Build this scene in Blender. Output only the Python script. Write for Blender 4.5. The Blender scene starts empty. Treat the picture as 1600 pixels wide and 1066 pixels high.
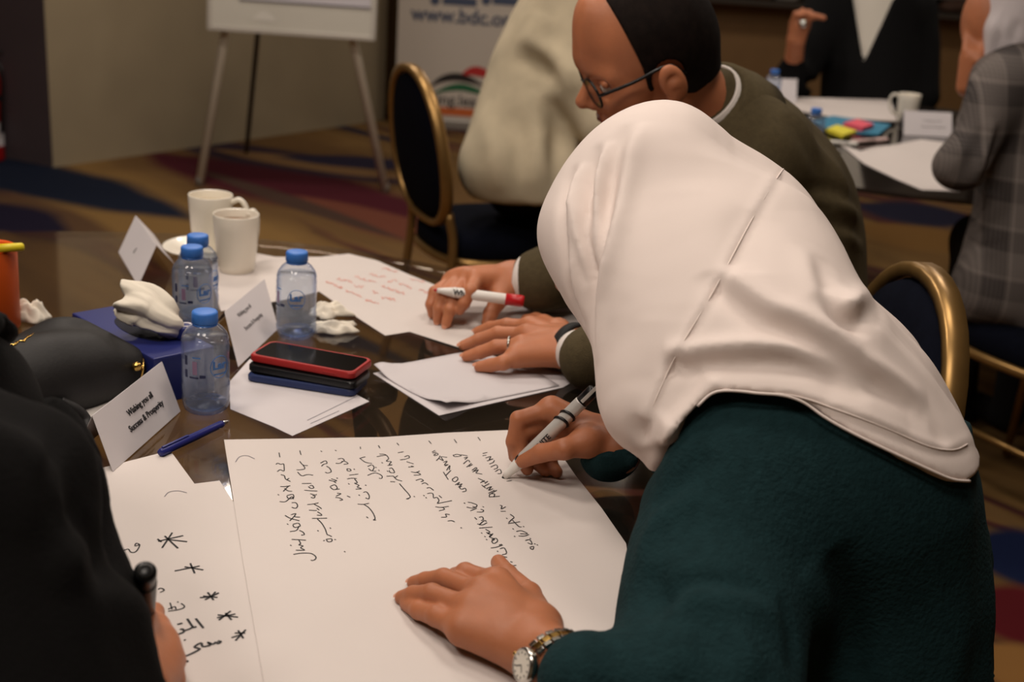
import bpy, bmesh, math, random
import numpy as np
from mathutils import Vector, Matrix
random.seed(7); np.random.seed(7)
SC = bpy.context.scene
COL = SC.collection

# ------------------------------------------------------------------ camera
FPX, TH, RO = 1950.0, math.radians(19.0), math.radians(4.0)
CAM = np.array([0.0, 0.0, 1.36])
TZ = 0.75                                    # table height
_U0 = np.array([0, math.sin(TH), math.cos(TH)])
_FW = np.array([0, math.cos(TH), -math.sin(TH)])
_R = math.cos(RO)*np.array([1., 0, 0]) + math.sin(RO)*_U0
_U = -math.sin(RO)*np.array([1., 0, 0]) + math.cos(RO)*_U0
cd = bpy.data.cameras.new('camera')
cd.sensor_width = 36.0
cd.lens = FPX/1600*36.0
cd.clip_start = 0.02
cd.dof.use_dof = True
cd.dof.focus_distance = 1.33
cd.dof.aperture_fstop = 5.2
cam = bpy.data.objects.new('camera', cd)
COL.objects.link(cam)
cam.matrix_world = Matrix([[_R[i], _U[i], -_FW[i], CAM[i]] for i in range(3)] + [[0, 0, 0, 1]])
SC.camera = cam

# ------------------------------------------------------------------ world, lights, exposure
w = bpy.data.worlds.new('world'); SC.world = w; w.use_nodes = True
w.node_tree.nodes['Background'].inputs[0].default_value = (0.9, 0.82, 0.76, 1)
w.node_tree.nodes['Background'].inputs[1].default_value = 0.05
SC.view_settings.view_transform = 'Standard'
SC.view_settings.look = 'None'
SC.view_settings.gamma = 1.0
SC.view_settings.exposure = 0.0
SC.view_settings.use_curve_mapping = False
SC.cycles.max_bounces = 6; SC.cycles.diffuse_bounces = 3; SC.cycles.glossy_bounces = 3; SC.cycles.transmission_bounces = 4; SC.cycles.transparent_max_bounces = 10
SC.cycles.caustics_reflective = False; SC.cycles.caustics_refractive = False
CEIL = 3.0
LAMPS = [  # x, y, radius, watts
    (-1.35, 0.2, .30, 18), (-0.2, 0.1, .30, 16), (-1.0, 1.7, .30, 18), (0.45, 1.75, .30, 10),
    (-0.7, 3.4, .30, 17), (1.4, 3.9, .30, 17), (-1.2, 5.4, .30, 22), (0.8, 6.6, .30, 14), (2.6, 6.6, .30, 10)]
for lx, ly, lr, lw in LAMPS:
    ld = bpy.data.lights.new('ceiling_downlight', 'AREA')
    ld.shape = 'DISK'; ld.size = 2*lr; ld.energy = lw; ld.color = (1.0, 0.88, 0.775)
    lo = bpy.data.objects.new('ceiling_downlight_glow', ld)
    lo.location = (lx, ly, CEIL-0.03); COL.objects.link(lo)

# ------------------------------------------------------------------ measuring the photograph
def ray(px, py):
    return _FW*FPX + _R*(px-800) - _U*(py-533)
def onz(px, py, z=TZ):                       # world point at height z
    d = ray(px, py); return CAM + d*((z-CAM[2])/d[2])
def aty(px, py, Y):                          # world point at distance Y
    d = ray(px, py); return CAM + d*(Y/d[1])
def at(px, py, D):                           # world point at depth D along the view
    return CAM + ray(px, py)*(D/FPX)

# ------------------------------------------------------------------ materials
def rgb(r, g, b):                            # sRGB 0..255 to linear
    f = lambda c: (c/255/12.92) if c/255 <= .04045 else ((c/255+.055)/1.055)**2.4
    return (f(r), f(g), f(b), 1)
MATS = {}
def mat(name, col, rough=.6, metal=0, vary=0.0, vscale=20, bump=0.0, bscale=200, spec=.5, sheen=0, coat=0, trans=0, ior=1.45, sss=0, alpha=1):
    if name in MATS: return MATS[name]
    m = bpy.data.materials.new(name); m.use_nodes = True
    nt = m.node_tree; b = nt.nodes['Principled BSDF']
    b.inputs['Base Color'].default_value = col
    b.inputs['Roughness'].default_value = rough
    b.inputs['Metallic'].default_value = metal
    b.inputs['Specular IOR Level'].default_value = spec
    b.inputs['IOR'].default_value = ior
    if sheen:
        b.inputs['Sheen Weight'].default_value = sheen
        b.inputs['Sheen Roughness'].default_value = .5
        b.inputs['Sheen Tint'].default_value = col
    if coat: b.inputs['Coat Weight'].default_value = coat
    if trans: b.inputs['Transmission Weight'].default_value = trans
    if sss:
        b.inputs['Subsurface Weight'].default_value = sss
        b.inputs['Subsurface Radius'].default_value = (.012, .004, .002)
        b.inputs['Subsurface Scale'].default_value = .5
    tc = nt.nodes.new('ShaderNodeTexCoord')
    if vary:
        n = nt.nodes.new('ShaderNodeTexNoise'); n.inputs['Scale'].default_value = vscale; n.inputs['Detail'].default_value = 4
        nt.links.new(tc.outputs['Object'], n.inputs['Vector'])
        r = nt.nodes.new('ShaderNodeValToRGB')
        r.color_ramp.elements[0].position = .3; r.color_ramp.elements[1].position = .7
        r.color_ramp.elements[0].color = tuple(c*(1-vary) for c in col[:3])+(1,)
        r.color_ramp.elements[1].color = tuple(min(1, c*(1+vary)) for c in col[:3])+(1,)
        nt.links.new(n.outputs['Fac'], r.inputs['Fac']); nt.links.new(r.outputs['Color'], b.inputs['Base Color'])
    if bump:
        n = nt.nodes.new('ShaderNodeTexNoise'); n.inputs['Scale'].default_value = bscale; n.inputs['Detail'].default_value = 3
        nt.links.new(tc.outputs['Object'], n.inputs['Vector'])
        bp = nt.nodes.new('ShaderNodeBump'); bp.inputs['Strength'].default_value = bump; bp.inputs['Distance'].default_value = .002
        nt.links.new(n.outputs['Fac'], bp.inputs['Height']); nt.links.new(bp.outputs['Normal'], b.inputs['Normal'])
    MATS[name] = m
    return m

def thin_fresnel(nt, ior):                    # the same reflectance on both faces of a thin pane
    g = nt.nodes.new('ShaderNodeNewGeometry'); m = nt.nodes.new('ShaderNodeMath'); m.operation = 'MULTIPLY_ADD'
    m.inputs[1].default_value = 1/ior-ior; m.inputs[2].default_value = ior
    nt.links.new(g.outputs['Backfacing'], m.inputs[0]); f = nt.nodes.new('ShaderNodeFresnel'); nt.links.new(m.outputs[0], f.inputs['IOR'])
    return f

# ------------------------------------------------------------------ objects
def props(o, label=None, cat=None, group=None, kind=None):
    if label: o['label'] = label
    if cat: o['category'] = cat
    if group: o['group'] = group
    if kind: o['kind'] = kind
    return o
def thing(name, label, cat, loc=(0, 0, 0), rz=0, group=None):
    o = bpy.data.objects.new(name, None); COL.objects.link(o)
    o.empty_display_size = .05
    o.location = Vector(loc); o.rotation_euler = (0, 0, rz)
    return props(o, label, cat, group)
def link(name, me, m=None, parent=None, smooth=True):
    o = bpy.data.objects.new(name, me); COL.objects.link(o)
    if m is not None:
        me.materials.clear()
        for mm in (m if isinstance(m, (list, tuple)) else [m]): me.materials.append(mm)
    if smooth and len(me.polygons): me.polygons.foreach_set('use_smooth', [True]*len(me.polygons))
    if parent is not None:
        o.parent = parent
        o.matrix_parent_inverse = parent_inv(parent)
    return o
def parent_inv(p):                           # geometry is given in world space: undo the parent's own placement
    M = Matrix.Identity(4)
    chain = []
    q = p
    while q is not None:
        chain.append(q); q = q.parent
    for q in reversed(chain):
        M = M @ (q.matrix_parent_inverse if q.parent else Matrix.Identity(4)) @ (Matrix.Translation(q.location) @ q.rotation_euler.to_matrix().to_4x4())
    return M.inverted()
def pydata(name, vs, fs):
    me = bpy.data.meshes.new(name); me.from_pydata([tuple(v) for v in vs], [], [tuple(f) for f in fs]); me.update()
    return me
class MB:                                    # collects simple shapes into one mesh
    def __init__(s): s.v = []; s.f = []; s.mi = []; s.cur = 0
    def add(s, vs, fs):
        o = len(s.v); s.v += [tuple(map(float, v)) for v in vs]
        for f in fs: s.f.append(tuple(i+o for i in f)); s.mi.append(s.cur)
        return s
    def box(s, c, d, M=None, bev=0.0):       # centre, full dims, optional 3x3 rotation; bevelled edges
        hx, hy, hz = [x/2 for x in d]; b = min(bev, .49*min(d))
        if b <= 0:
            vs = [(x*hx, y*hy, z*hz) for x in (-1, 1) for y in (-1, 1) for z in (-1, 1)]
            fs = [(0, 1, 3, 2), (4, 6, 7, 5), (0, 4, 5, 1), (2, 3, 7, 6), (0, 2, 6, 4), (1, 5, 7, 3)]
        else:
            bm = bmesh.new(); bmesh.ops.create_cube(bm, size=1)
            for v in bm.verts: v.co = Vector((v.co.x*d[0], v.co.y*d[1], v.co.z*d[2]))
            bmesh.ops.bevel(bm, geom=bm.edges[:], offset=b, segments=2, affect='EDGES', profile=.6)
            bm.verts.index_update(); vs = [tuple(v.co) for v in bm.verts]; fs = [tuple(v.index for v in f.verts) for f in bm.faces]; bm.free()
        M = np.eye(3) if M is None else np.asarray(M)
        vs = np.array(vs) @ M.T + np.array(c, float)
        return s.add(vs, fs)
    def tube(s, pts, r, n=10, closed=False, caps=True, squash=None):
        pts = np.array(pts, float); m = len(pts)
        rs = np.full(m, r, float) if np.isscalar(r) else np.array(r, float)
        tan = np.gradient(pts, axis=0) if not closed else (np.roll(pts, -1, 0)-np.roll(pts, 1, 0))
        tan /= np.linalg.norm(tan, axis=1)[:, None]+1e-12
        ref = np.array([0, 0, 1.]) if abs(tan[0][2]) < .9 else np.array([1., 0, 0])
        a = np.cross(tan[0], ref); a /= np.linalg.norm(a)
        vs = []
        for i in range(m):
            a = a - tan[i]*(a@tan[i]); a /= np.linalg.norm(a); b = np.cross(tan[i], a)
            for j in range(n):
                t = 2*math.pi*j/n
                vs.append(pts[i]+rs[i]*(math.cos(t)*a+math.sin(t)*b))
        fs = []
        for i in range(m if closed else m-1):
            i2 = (i+1) % m
            for j in range(n):
                j2 = (j+1) % n
                fs.append((i*n+j, i*n+j2, i2*n+j2, i2*n+j))
        if caps and not closed:
            fs.append(tuple(range(n))[::-1]); fs.append(tuple((m-1)*n+j for j in range(n)))
        return s.add(vs, fs)
    def lathe(s, prof, c=(0, 0, 0), axis=None, n=28, cap0=True, cap1=True):   # prof: (radius, height)
        ax = np.array([0, 0, 1.]) if axis is None else np.array(axis, float)/np.linalg.norm(axis)
        ref = np.array([1., 0, 0]) if abs(ax[0]) < .9 else np.array([0, 1., 0])
        a = np.cross(ax, ref); a /= np.linalg.norm(a); b = np.cross(ax, a)
        vs = []
        for r, h in prof:
            for j in range(n):
                t = 2*math.pi*j/n
                vs.append(np.array(c)+ax*h+r*(math.cos(t)*a+math.sin(t)*b))
        fs = []
        m = len(prof)
        for i in range(m-1):
            for j in range(n):
                j2 = (j+1) % n
                fs.append((i*n+j, i*n+j2, (i+1)*n+j2, (i+1)*n+j))
        if cap0: fs.append(tuple(range(n))[::-1])
        if cap1: fs.append(tuple((m-1)*n+j for j in range(n)))
        return s.add(vs, fs)
    def prism(s, poly, z0, z1):              # polygon in xy, extruded in z
        n = len(poly)
        vs = [(p[0], p[1], z0) for p in poly]+[(p[0], p[1], z1) for p in poly]
        fs = [tuple(range(n))[::-1], tuple(range(n, 2*n))]+[(i, (i+1) % n, n+(i+1) % n, n+i) for i in range(n)]
        return s.add(vs, fs)
    def ribbon(s, pts, wd, nrm=(0, 0, 1)):   # flat strip following a polyline
        pts = np.array(pts, float); nrm = np.array(nrm, float)
        if len(pts) < 2: return s
        t = np.gradient(pts, axis=0); t /= np.linalg.norm(t, axis=1)[:, None]+1e-12
        side = np.cross(nrm, t); side /= np.linalg.norm(side, axis=1)[:, None]+1e-12
        ws = np.full(len(pts), wd, float) if np.isscalar(wd) else np.array(wd)
        vs = []
        for p, q, ww in zip(pts, side, ws): vs += [p+q*ww/2, p-q*ww/2]
        fs = [(2*i, 2*i+1, 2*i+3, 2*i+2) for i in range(len(pts)-1)]
        return s.add(vs, fs)
    def build(s, name, m, parent=None, smooth=False, bevel=0):
        me = pydata(name, s.v, s.f)
        o = link(name, me, m, parent, smooth)
        if any(s.mi): me.polygons.foreach_set('material_index', s.mi)
        if smooth == 'auto':
            me.polygons.foreach_set('use_smooth', [True]*len(me.polygons))
            es = o.modifiers.new('ws', 'WEIGHTED_NORMAL'); es.keep_sharp = True
            bmx = bmesh.new(); bmx.from_mesh(me)
            for e in bmx.edges:
                if len(e.link_faces) == 2 and e.calc_face_angle(0) > .7: e.smooth = False
            bmx.to_mesh(me); bmx.free()
        return o
def rotz(a): return np.array([[math.cos(a), -math.sin(a), 0], [math.sin(a), math.cos(a), 0], [0, 0, 1.]])
def frame(x, y=None, z=None):                # 3x3 whose columns are the axes
    return np.stack([x, y, z], 1)
def nrm(v): v = np.asarray(v, float); return v/np.linalg.norm(v)
def spline(pts, n=8):                        # Catmull-Rom through points
    P = np.array(pts, float)
    if len(P) < 3: return P if len(P) < 2 else np.array([P[0]+(P[1]-P[0])*t for t in np.linspace(0, 1, n)])
    Q = np.vstack([2*P[0]-P[1], P, 2*P[-1]-P[-2]]); out = []
    for i in range(1, len(Q)-2):
        for t in np.linspace(0, 1, n, endpoint=False):
            a, b, c, d = Q[i-1], Q[i], Q[i+1], Q[i+2]
            out.append(.5*((2*b)+(-a+c)*t+(2*a-5*b+4*c-d)*t*t+(-a+3*b-3*c+d)*t**3))
    out.append(P[-1]); return np.array(out)
def text_mesh(txt, size, name='lettering', bold=0.0, align='CENTER', extrude=0.0003):
    cu = bpy.data.curves.new(name, 'FONT'); cu.body = txt; cu.size = size; cu.align_x = align; cu.align_y = 'CENTER'
    cu.extrude = extrude; cu.offset = bold; cu.resolution_u = 3
    o = bpy.data.objects.new('tmp_text', cu); COL.objects.link(o)
    dg = bpy.context.evaluated_depsgraph_get(); dg.update()
    me = bpy.data.meshes.new_from_object(o.evaluated_get(dg)); me.name = name
    bpy.data.objects.remove(o); bpy.data.curves.remove(cu)
    return me
def put_text(txt, size, origin, xdir, ydir, m, parent, name='lettering', bold=0.0, align='CENTER'):
    me = text_mesh(txt, size, name, bold, align)
    x, y = nrm(xdir), nrm(ydir); z = np.cross(x, y)
    me.transform(Matrix([[x[i], y[i], z[i], origin[i]] for i in range(3)]+[[0, 0, 0, 1]]))
    return link(name, me, m, parent, False)

# ------------------------------------------------------------------ soft solids (signed distance fields turned into one continuous mesh)
def smin(a, b, k):
    if k <= 0: return np.minimum(a, b)
    h = np.clip(.5+.5*(b-a)/k, 0, 1)
    return b+(a-b)*h-k*h*(1-h)
def segdist(p, a, b):
    ab = b-a; t = np.clip(((p-a)@ab)/max(ab@ab, 1e-12), 0, 1)
    return np.linalg.norm(p-a-t[:, None]*ab, axis=1), t
def polydist(p, pts):
    d = np.full(len(p), 9.0)
    for a, b in zip(pts[:-1], pts[1:]): d = np.minimum(d, segdist(p, a, b)[0])
    return d
def bake(fn, lo, hi, h, out=None):            # sample a field on a grid and read it back trilinearly
    lo = np.array(lo, float); n = np.ceil((np.array(hi)-lo)/h).astype(int)+2
    G = np.stack(np.meshgrid(*[lo[i]+h*np.arange(n[i]) for i in range(3)], indexing='ij'), -1).reshape(-1, 3)
    V = np.concatenate([fn(G[i:i+60000]) for i in range(0, len(G), 60000)]).reshape(n)
    return trilinear(V, lo, h, out)
def trilinear(V, lo, h, out=None):
    n = np.array(V.shape)
    def f(p):
        q = (p-lo)/h; ins = np.all((q >= 0) & (q < n-1.001), axis=1) if out is not None else None
        q = np.clip(q, 0, n-1.001); i = q.astype(int); t = q-i
        i0, i1, i2 = i.T; a, b, c = t.T
        r = ((V[i0, i1, i2]*(1-a)+V[i0+1, i1, i2]*a)*(1-b)+(V[i0, i1+1, i2]*(1-a)+V[i0+1, i1+1, i2]*a)*b)*(1-c) \
            + ((V[i0, i1, i2+1]*(1-a)+V[i0+1, i1, i2+1]*a)*(1-b)+(V[i0, i1+1, i2+1]*(1-a)+V[i0+1, i1+1, i2+1]*a)*b)*c
        return r if out is None else np.where(ins, r, out)
    return f
def band(s, lo, hi, h):                      # exact near the surface, coarse elsewhere
    n = (np.ceil((hi-lo)/h).astype(int)//4+1)*4
    ax = [lo[i]+h*np.arange(n[i]) for i in range(3)]
    c = [a[::4]+1.5*h for a in ax]
    G = np.stack(np.meshgrid(*c, indexing='ij'), -1).reshape(-1, 3)
    Dc = s(G).reshape([len(x) for x in c])
    near = np.abs(Dc) < 4*h*2.3+.008
    D = Dc.repeat(4, 0).repeat(4, 1).repeat(4, 2); mk = near.repeat(4, 0).repeat(4, 1).repeat(4, 2)
    ii = np.argwhere(mk); P = lo+h*ii
    out = np.empty(len(P))
    for i in range(0, len(P), 100000): out[i:i+100000] = s(P[i:i+100000])
    D[mk] = out
    return lo, D
class Soft:
    def __init__(s): s.ops = []; s.fold = []; s.cut = []; s.lo = np.full(3, 9.); s.hi = np.full(3, -9.); s.post = []
    def _bb(s, c, r): s.lo = np.minimum(s.lo, np.array(c)-r); s.hi = np.maximum(s.hi, np.array(c)+r)
    def cap(s, a, b, ra, rb=None, k=.02):
        a = np.array(a, float); b = np.array(b, float); rb = ra if rb is None else rb
        s._bb(a, ra); s._bb(b, rb)
        s.ops.append(('c', a, b, ra, rb, k)); return s
    def chain(s, pts, rs, k=.02, k0=None):
        for i in range(len(pts)-1): s.cap(pts[i], pts[i+1], rs[i], rs[i+1], k0 if (i == 0 and k0 is not None) else k)
        return s
    def ell(s, c, r, M=None, k=.02):
        c = np.array(c, float); r = np.array([r]*3 if np.isscalar(r) else r, float)
        s._bb(c, r.max()); s.ops.append(('e', c, r, None if M is None else np.asarray(M), 0, k)); return s
    def carve(s, a, b, ra, rb=None, k=.02):
        s.ops.append(('s', np.array(a, float), np.array(b, float), ra, ra if rb is None else rb, k)); return s
    def base(s, p):
        d = np.full(len(p), 9.)
        for o in s.ops:
            if o[0] in 'cs':
                q, t = segdist(p, o[1], o[2]); q = q-(o[3]+t*(o[4]-o[3]))
                d = smin(d, q, o[5]) if o[0] == 'c' else -smin(-d, q, o[5])
            else:
                v = p-o[1]
                if o[3] is not None: v = v@o[3]
                k0 = np.linalg.norm(v/o[2], axis=1); k1 = np.linalg.norm(v/o[2]**2, axis=1)
                q = k0*(k0-1)/np.maximum(k1, 1e-9); d = smin(d, q, o[5])
        return d
    def __call__(s, p):
        d = s.base(p)
        for f in s.post: d = f(p, d)
        for pts, a, wd, nn, mode in s.fold:
            r = 2.6*wd+.01
            m = np.all((p > pts.min(0)-r) & (p < pts.max(0)+r), axis=1) & (np.abs(d) < .05)
            if not m.any(): continue
            q = p[m]; best = np.full(len(q), 9.); sg = np.ones(len(q)); am = np.zeros(len(q)); L = len(pts)-1
            for i in range(L):                # distance along the skin only, so that a deep fold keeps its profile
                ab = pts[i+1]-pts[i]; t = np.clip(((q-pts[i])@ab)/max(ab@ab, 1e-12), 0, 1)
                v = q-pts[i]-t[:, None]*ab; k = v@nn[i]
                dt = np.sqrt(np.maximum((v*v).sum(1)-k*k, 0)+np.maximum(np.abs(k)-.03, 0)**2)
                u = (i+t)/L; tp = np.sin(np.pi*np.clip(u, 0, 1))**.7           # folds run out at both ends
                c = dt < best; am[c] = tp[c]
                best[c] = dt[c]; sg[c] = np.sign((v@np.cross(nn[i], ab))[c])
            u = best/wd
            d[m] -= am*(a*np.exp(-u**2) if not mode else a*2.0*sg*u*np.exp(-u**2))   # mode 1: one side lies over the other
        for f in s.cut: d = np.maximum(d, f(p))
        return d
    def hits(s, pxs):                        # first points of the surface seen along rays of the photograph
        d = np.array([nrm(ray(x, y)) for x, y in pxs]); t = np.full(len(d), .75); best = np.full(len(d), 9.); bt = t.copy()
        act = np.arange(len(d))
        for _ in range(90):
            q = s(CAM+d[act]*t[act][:, None]); m = q < best[act]; best[act[m]] = q[m]; bt[act[m]] = t[act][m]
            t[act] += np.maximum(q*.8, 5e-4)
            act = act[(q > 4e-4) & (t[act] < 7)]
            if not len(act): break
        return CAM+d*bt[:, None]
    def crease(s, *lines):                   # folds (a > 0) or creases (a < 0): (points measured in the photograph, a, width)
        qs = [spline(l[0], 4) for l in lines]; H = s.hits(np.concatenate(qs)); i = 0
        e = .004; n = np.stack([s(H+e*np.eye(3)[k])-s(H-e*np.eye(3)[k]) for k in range(3)], 1)
        n /= np.linalg.norm(n, axis=1)[:, None]+1e-9
        new = []
        for q, l in zip(qs, lines):
            new.append((H[i:i+len(q)], l[1], l[2], n[i:i+len(q)], len(l) > 3)); i += len(q)
        s.fold += new
        return s
    def fit(s, pxs, t0, t1, sig=.035, it=3, step=22, lim=.05):   # swell or shrink the solid until its limb passes the measured points
        P = []
        for a, b in zip(pxs[:-1], pxs[1:]):
            m = max(1, int(math.hypot(b[0]-a[0], b[1]-a[1])/step))
            P += [(a[0]+(b[0]-a[0])*i/m, a[1]+(b[1]-a[1])*i/m) for i in range(m)]
        d = np.array([nrm(ray(x, y)) for x, y in P]); ts = np.linspace(t0, t1, 220)
        Q = (CAM+d[:, None, :]*ts[None, :, None]).reshape(-1, 3)
        for _ in range(it):
            v = s(Q).reshape(len(d), -1); i = v.argmin(1); dl = np.clip(v[np.arange(len(d)), i], -lim, lim)
            pt = CAM+d*ts[i][:, None]
            def g(p, pt=pt, dl=dl):
                W = np.exp(-((p[:, None, :]-pt[None])**2).sum(2)/sig**2)
                return (W@dl)/(W.sum(1)+.15)
            g = bake(g, pt.min(0)-2.2*sig, pt.max(0)+2.2*sig, sig*.45, out=0.0)
            f = lambda p, dd, g=g: dd-g(p)
            s.post.append(f)
        s.lo = s.lo-.02; s.hi = s.hi+.02
        return s
    def mesh(s, name, h, pad=None, fn=None):
        pad = 3*h if pad is None else pad
        s, box = (fn or s), s
        lo, D = band(s, box.lo-pad, box.hi+pad, h)
        vs, fs = nets(D); vs = lo+h*vs
        e = h*.3; d0 = s(vs); g = np.stack([(s(vs+e*np.eye(3)[i])-d0)/e for i in range(3)], 1)
        g /= np.maximum((g*g).sum(1), .25)[:, None]
        for k in range(2):
            st = g*d0[:, None]; ln = np.linalg.norm(st, axis=1); st *= np.minimum(1, .7*h/np.maximum(ln, 1e-9))[:, None]
            vs = vs-st
            if k == 0: d0 = s(vs)
        me = bpy.data.meshes.new(name)
        me.vertices.add(len(vs)); me.vertices.foreach_set('co', vs.astype(np.float32).ravel())
        me.loops.add(4*len(fs)); me.loops.foreach_set('vertex_index', fs.astype(np.int32).ravel())
        me.polygons.add(len(fs)); me.polygons.foreach_set('loop_start', (4*np.arange(len(fs))).astype(np.int32))
        me.update(calc_edges=True); me.validate()
        return me
def nets(D):                                 # naive surface nets
    S = D < 0; n = np.array(D.shape)-1
    cs = [(i, j, k) for i in (0, 1) for j in (0, 1) for k in (0, 1)]
    cnt = np.zeros(n, np.int8)
    for i, j, k in cs: cnt += S[i:n[0]+i, j:n[1]+j, k:n[2]+k]
    act = (cnt > 0) & (cnt < 8); idx = np.argwhere(act)
    ident = -np.ones(n, np.int64); ident[act] = np.arange(len(idx))
    acc = np.zeros((len(idx), 3)); num = np.zeros(len(idx))
    val = {c: D[idx[:, 0]+c[0], idx[:, 1]+c[1], idx[:, 2]+c[2]] for c in cs}
    for a in cs:
        for ax in range(3):
            if a[ax] == 0:
                b = list(a); b[ax] = 1; b = tuple(b)
                va, vb = val[a], val[b]; m = (va < 0) != (vb < 0)
                t = np.where(m, va/np.where(m, va-vb, 1), 0)
                p = np.zeros((len(idx), 3)); p[:] = a; p[:, ax] = t
                acc[m] += p[m]; num[m] += 1
    vs = idx+acc/num[:, None]
    fs = []
    for ax in range(3):
        o1, o2 = [(1, 2), (2, 0), (0, 1)][ax]
        sl = [slice(1, n[i]) for i in range(3)]; sl[ax] = slice(0, n[ax])
        sl2 = list(sl); sl2[ax] = slice(1, n[ax]+1)
        A, B = S[tuple(sl)], S[tuple(sl2)]
        e = np.argwhere(A != B)
        if not len(e): continue
        off = np.ones(3, int); off[ax] = 0
        flip = A[tuple(e.T)]
        e = e+off
        def cell(d1, d2):
            q = e.copy(); q[:, o1] -= d1; q[:, o2] -= d2; return ident[tuple(q.T)]
        q = np.stack([cell(1, 1), cell(0, 1), cell(0, 0), cell(1, 0)], 1)
        q[~flip] = q[~flip][:, ::-1]
        fs.append(q)
    fs = np.concatenate(fs); fs = fs[(fs >= 0).all(1)]
    return vs, fs
def join_meshes(name, mes):
    bm = bmesh.new()
    for me in mes: bm.from_mesh(me)
    out = bpy.data.meshes.new(name); bm.to_mesh(out); bm.free()
    for me in mes: bpy.data.meshes.remove(me)
    return out

# ================================================================== the room
M_WALL = mat('beige_plaster', rgb(150, 136, 110), .85, vary=.06, vscale=3, bump=.05, bscale=60)
M_COLUMN = mat('mauve_grey_paint', rgb(92, 80, 84), .8, vary=.05, vscale=4, bump=.05, bscale=60)
M_WOOD = mat('brown_wood_panel', rgb(128, 96, 58), .6, vary=.06, vscale=6)
M_CEIL = mat('ceiling_paint', rgb(205, 196, 184), .9, vary=.02, vscale=3)
M_DARK = mat('dark_reveal', rgb(60, 52, 44), .8, vary=.05)
M_BLACKFRAME = mat('black_window_frame', rgb(16, 15, 15), .5)
M_CURTAIN = mat('grey_blind', rgb(104, 100, 92), .9, vary=.1, vscale=5)

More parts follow.
